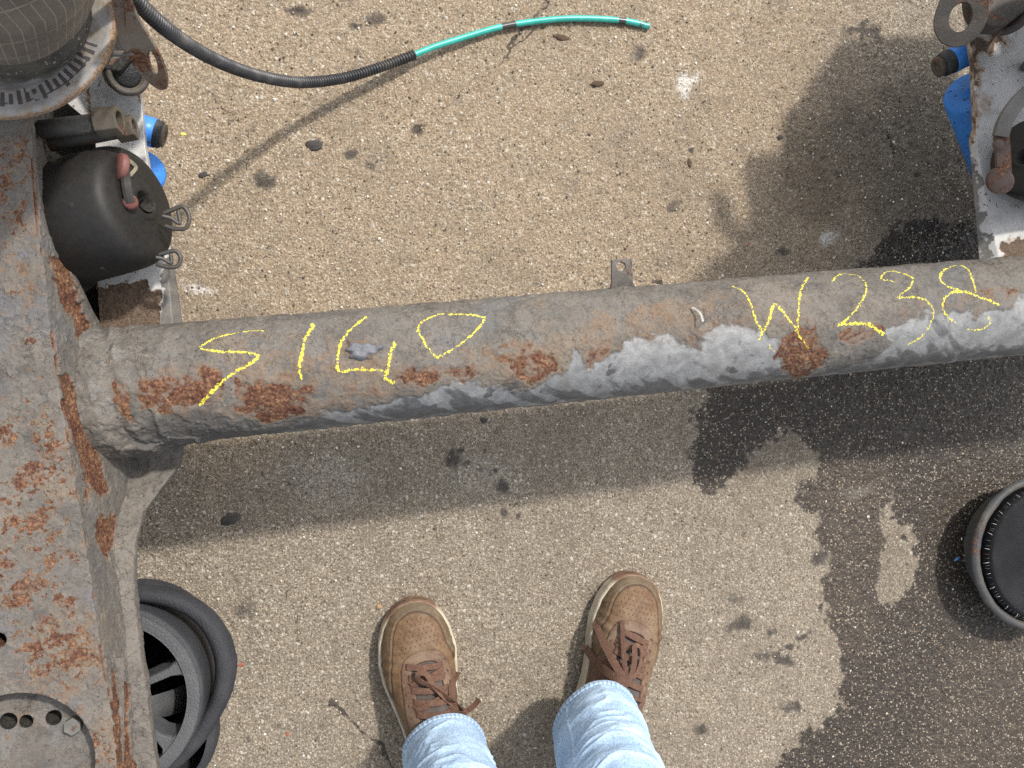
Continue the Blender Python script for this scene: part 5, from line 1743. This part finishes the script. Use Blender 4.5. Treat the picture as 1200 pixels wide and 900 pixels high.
# ================================================================== LOOSE AIR SPRINGS ON THE GROUND
def build_spring_left():
    c = V(120, 824, .19)
    base = Vector((c.x, c.y, 0))
    t = thing('air_spring', 'upturned air spring with a spoked grey plastic piston, bottom left on the asphalt', 'air spring', base, 'air springs lying on the ground')
    T = Matrix.Translation(base)
    pl = rubber('dusty_grey_plastic', (0.073, 0.075, 0.079), (0.125, 0.122, 0.114), .5, .5, 30)
    dark = rubber('piston_inside_shade', (0.008, 0.008, 0.009), (0.020, 0.020, 0.020), .3, .7)  # shade inside the piston windows put into a near-black colour
    rub = rubber('sleeve_roll_rubber', (0.028, 0.029, 0.033), (0.070, 0.066, 0.065), .45, .66, 20)
    zt = .19
    ro, ri = .1085, .0930
    ring = lathe('piston_ring', smooth_line([(ri, zt - .03), (ri, zt - .003), (ri + .0015, zt), (ro - .002, zt), (ro, zt - .002), (ro + .002, zt - .03)], 40), T, pl, t, n=120, label='grey plastic piston ring')
    lathe('piston_cone', smooth_line([(ro - .001, zt - .008), (ro + .003, zt - .018), (ro + .006, zt - .045), (ro + .003, zt - .075), (ro - .004, zt - .11), (ro - .006, .03), (ro - .006, .004)], 40), T, rub, t, n=120, rough=.001, rscale=20)
    lathe('piston_wall', [(ri, zt - .028), (ri - .004, zt - .10), (ri - .006, .012)], T, dark, t, n=96)
    fl = lathe('piston_floor', [(0, .012), (.03, .012), (.055, .012), (.07, .012), (.086, .012)], T, dark, t, n=96)
    lathe('piston_hub', [(0, zt - .002), (.016, zt - .002), (.018, zt - .006), (.02, zt - .13)], T, pl, t, n=48)
    for k in range(6):
        a = R(22 + 60 * k)
        d = Vector((math.cos(a), math.sin(a), 0))
        w = Vector((-d.y, d.x, 0))
        bm = bmesh.new()
        rows = []
        for r, ww in [(.016, .0052), (.05, .0048), (.078, .0056), (.0885, .0095), (.0945, .020)]:
            rows.append([bm.verts.new(base + d * r + w * (s * ww) + Vector((0, 0, z))) for s, z in ((-1, zt - .008), (-.8, zt - .004), (.8, zt - .004), (1, zt - .008), (1, zt - .045), (-1, zt - .045))])
        for i in range(4):
            for j in range(6):
                bm.faces.new((rows[i][j], rows[i][(j + 1) % 6], rows[i + 1][(j + 1) % 6], rows[i + 1][j]))
        bm.faces.new(rows[0])
        bm.faces.new(rows[-1])
        bm_obj('spoke', bm, pl, ring, bevel=.0012)
    # raised pale web in one window
    a0, a1 = R(-36), R(-6)
    g = np.linspace(a0, a1, 20)
    P = np.array([[[base.x + r * math.cos(a), base.y + r * math.sin(a), zz] for a in g] for r, zz in [(.03, zt - .02), (.05, zt - .03), (.07, zt - .055), (.09, zt - .10)]])
    raw_mesh('piston_web', P, grid_quads(4, 20), pl, t)
    # rolled rubber sleeve: an uneven torus
    n = 160
    A = np.linspace(0, 2 * math.pi, n, endpoint=False)
    key = np.radians([-180, -110, -47, -26, -8, 8, 23, 42, 60, 78, 95, 130, 160, 180])
    Rm = np.interp((A + math.pi) % (2 * math.pi) - math.pi, key, [.114, .114, .114, .115, .125, .136, .139, .1395, .130, .120, .115, .113, .114, .114])
    Rm = np.convolve(np.concatenate([Rm[-6:], Rm, Rm[:6]]), np.ones(13) / 13, 'valid')
    zc = .150 + .010 * np.sin(A * 1.0 + 1.0)
    cen = np.stack([base.x + Rm * np.cos(A), base.y + Rm * np.sin(A), zc], -1)
    m = 40
    B = np.linspace(0, 2 * math.pi, m, endpoint=False)
    tr = .0120 + .0020 * np.sin(2 * A + 1.2) + .0006 * np.sin(7 * A)
    rad = np.stack([np.cos(A), np.sin(A), 0 * A], -1)
    P = cen[:, None] + tr[:, None, None] * (.88 * np.sign(np.cos(B))[None, :, None] * (np.abs(np.cos(B)) ** .8)[None, :, None] * rad[:, None] + np.sin(B)[None, :, None] * np.array([0, 0, 1.5]))
    q = grid_quads(n + 1, m, True)
    P = np.concatenate([P, P[:1]], 0)
    P += (0.0008 * fbm(P, 50, 3, 101) + .0005 * fbm(P * np.array([1, 1, 1]), 200, 2, 102))[..., None] * grid_normals(P, True)
    raw_mesh('rolled_sleeve', P, q, rub, t)
    lathe('sleeve_skirt', smooth_line([(.100, .150), (.108, .135), (.108, .11), (.103, .08), (.100, .04), (.102, .015), (.100, .002), (.09, .002)], 40), T, rub, t, n=100, rough=.003, rscale=12,
          fn=lambda P, a: P * np.stack([1 + .42 * np.exp(-((a - R(308)) / R(32)) ** 2), 1 + .42 * np.exp(-((a - R(308)) / R(32)) ** 2), np.ones_like(a)], -1))


build_spring_left()


def build_spring_right():
    c = V(1225, 650, .065)
    base = Vector((c.x, c.y, 0))
    t = thing('air_spring', 'round black air spring standing in the wet patch at the right edge', 'air spring', base, 'air springs lying on the ground')
    T = Matrix.Translation(base + Vector((0, 0, -.052)))
    blk = rubber('black_bead_rubber', (0.003, 0.003, 0.004), (0.011, 0.011, 0.011), .25, .6)
    rim = worn_metal('dusty_rim_rubber', (0.053, 0.053, 0.056), (0.087, 0.077, 0.062), rust=.16, rough=.6, scale=22, bump=.6, dirt=(0.031, 0.031, 0.031))
    lathe('rubber_lid', smooth_line([(0, .126), (.022, .126), (.026, .121), (.05, .119), (.08, .121), (.098, .1235), (.104, .122), (.108, .115), (.110, .10)], 60), T, blk, t, n=140, rough=.0008, rscale=25)
    lathe('rolled_rim', smooth_line([(.108, .09), (.1125, .107), (.117, .1125), (.1225, .1125), (.1265, .108), (.1255, .1035), (.118, .101), (.106, .099), (.100, .085), (.098, .0535)], 60), T, rim, t, n=160, rough=.0022, rscale=30, label='dusty grey rolled rim')
    lathe('lid_bolt', [(0, .137), (.008, .137), (.0098, .134), (.0098, .124)], T @ Matrix.Translation((-.012, .004, 0)), steel_grey, t, n=6)
    # frayed threads between lid and rim
    for k in range(46):
        a = R(95 + 170 * k / 46 + random.uniform(-1.5, 1.5))
        d = np.array([math.cos(a), math.sin(a), 0])
        s = np.array([-d[1], d[0], 0])
        p0 = np.array(base) + d * .1055 + np.array([0, 0, .0675])
        p1 = np.array(base) + d * random.uniform(.110, .1135) + s * random.uniform(-.002, .002) + np.array([0, 0, .064])
        o = tube('thread', [p0, (p0 + p1) / 2 + np.array([0, 0, .001]), p1], .0004, white_chip if k % 3 == 0 else rim, t, n=5)


build_spring_right()


# ================================================================== SMALL THINGS ON THE ASPHALT
def lump(name, label, cat, px, py, rx, ry, h, mat, seed, ang=0.0, group=None):
    n, m = 10, 18
    th = np.linspace(0, math.pi, n)
    ph = np.linspace(0, 2 * math.pi, m, endpoint=False)
    T, Pp = np.meshgrid(th, ph, indexing='ij')
    U = np.stack([np.sin(T) * np.cos(Pp), np.sin(T) * np.sin(Pp), np.cos(T)], -1)
    k = 1 + .75 * fbm(U, 1.9, 4, seed, .6)
    D = U * k[..., None] * np.array([rx, ry, h * .6])
    D[..., 2] = np.maximum(D[..., 2], -h * .3) + h * .3
    c, s = math.cos(ang), math.sin(ang)
    D = np.stack([D[..., 0] * c - D[..., 1] * s, D[..., 0] * s + D[..., 1] * c, D[..., 2]], -1)
    o = raw_mesh(name, D, grid_quads(n, m, True)[:, ::-1], mat, None)
    o.location = V(px, py, 0.0)
    tag(o, label, cat, group)
    return o


tar = rubber('tar_lump', (0.045, 0.041, 0.037), (0.11, 0.098, 0.085), .5, .85, 120)
brown = rubber('bark_brown', (0.07, 0.045, 0.028), (0.13, 0.10, 0.07), .5, .85, 80)
PEB = 'dark lumps lying on the asphalt'
lump('tar_lump', 'flat dark grey lump in the shaded strip left of the shoes', 'tar lump', 270, 608, .0125, .0085, .004, tar, 1.3, .3, PEB)
lump('tar_lump', 'black oval lump on the sunlit asphalt below the corrugated sleeve', 'tar lump', 369, 170, .0115, .0075, .0045, tar, 2.7, .1, PEB)
lump('tar_lump', 'small black lump on the asphalt just left of the upper centre', 'tar lump', 238, 205, .006, .0035, .003, tar, 3.1, .5, PEB)
lump('tar_lump', 'small black lump beneath the lower end of the blue right shock absorber', 'tar lump', 1075, 204, .0045, .0035, .003, tar, 4.4, .8, PEB)
lump('tar_lump', 'tiny dark lump on the sunlit asphalt left of the shaded area', 'tar lump', 914, 161, .0045, .004, .003, tar, 5.2, .2, PEB)
lump('tar_lump', 'small black lump in front of the middle of the tube', 'tar lump', 567, 493, .0055, .0045, .003, tar, 6.0, 0, PEB)
lump('wood_chip', 'curled brown wood chip under the turquoise tube', 'wood chip', 657, 44, .013, .004, .003, brown, 7.7, -.1, 'wood chips')
lump('wood_chip', 'short dark brown wood chip in the upper middle of the asphalt', 'wood chip', 700, 98, .011, .0045, .003, brown, 8.1, .2, 'wood chips')
lump('wood_chip', 'upright sliver of brown wood left of the large shadow', 'wood chip', 808, 191, .0035, .0065, .002, brown, 9.3, .2, 'wood chips')
yel = rubber('yellow_chip', (0.62, 0.53, 0.12), (0.5, 0.45, 0.2), .3, .7)
lump('chalk_crumb', 'yellow chalk crumb beside the left blue shock absorber', 'chalk crumb', 215, 157.5, .0042, .0022, .0025, yel, 10.1, .0)
red = rubber('red_chip', (0.30, 0.085, 0.055), (0.3, 0.17, 0.13), .5, .8, 150)
lump('paint_chip', 'red chip of paint beside the rolled rubber sleeve', 'paint chip', 282, 779, .0042, .0024, .0014, red, 11.4, .3, 'chips of red paint')
lump('paint_chip', 'red chip of paint nearest to the cracked asphalt at the bottom', 'paint chip', 337, 860, .0028, .0022, .0014, red, 12.2, .9, 'chips of red paint')
lump('paint_chip', 'tiny dull red chip of paint near the back edge of the tube at the right', 'paint chip', 876, 286, .0034, .0026, .0012, red, 13.2, .2, 'chips of red paint')
blu = rubber('blue_chip', (0.10, 0.24, 0.52), (0.3, 0.4, 0.5), .4, .4)
lump('plastic_sliver', 'blue plastic sliver touching the black air spring at the right edge', 'sliver', 1121, 655, .0062, .0022, .002, blu, 14.0, .45)
stone = rubber('brown_stone', (0.30, 0.19, 0.10), (0.4, 0.33, 0.24), .5, .8)
lump('pebble', 'brown pebble at the toe of the left shoe', 'pebble', 444, 711, .0042, .0036, .0035, stone, 15.5, .2)
wp = [at(x, y, z) for x, y, z in [(1180, 743, .002), (1187, 749, .004), (1192, 756, .002), (1188, 760, .002), (1184, 756, .005), (1190, 748, .006), (1197, 751, .002)]]
o = tube('wire_scrap', smooth_line(wp, 40), .0006, steel_grey, None, n=6)
tag(o, 'curled pale scrap of wire below the black air spring at the right', 'wire')
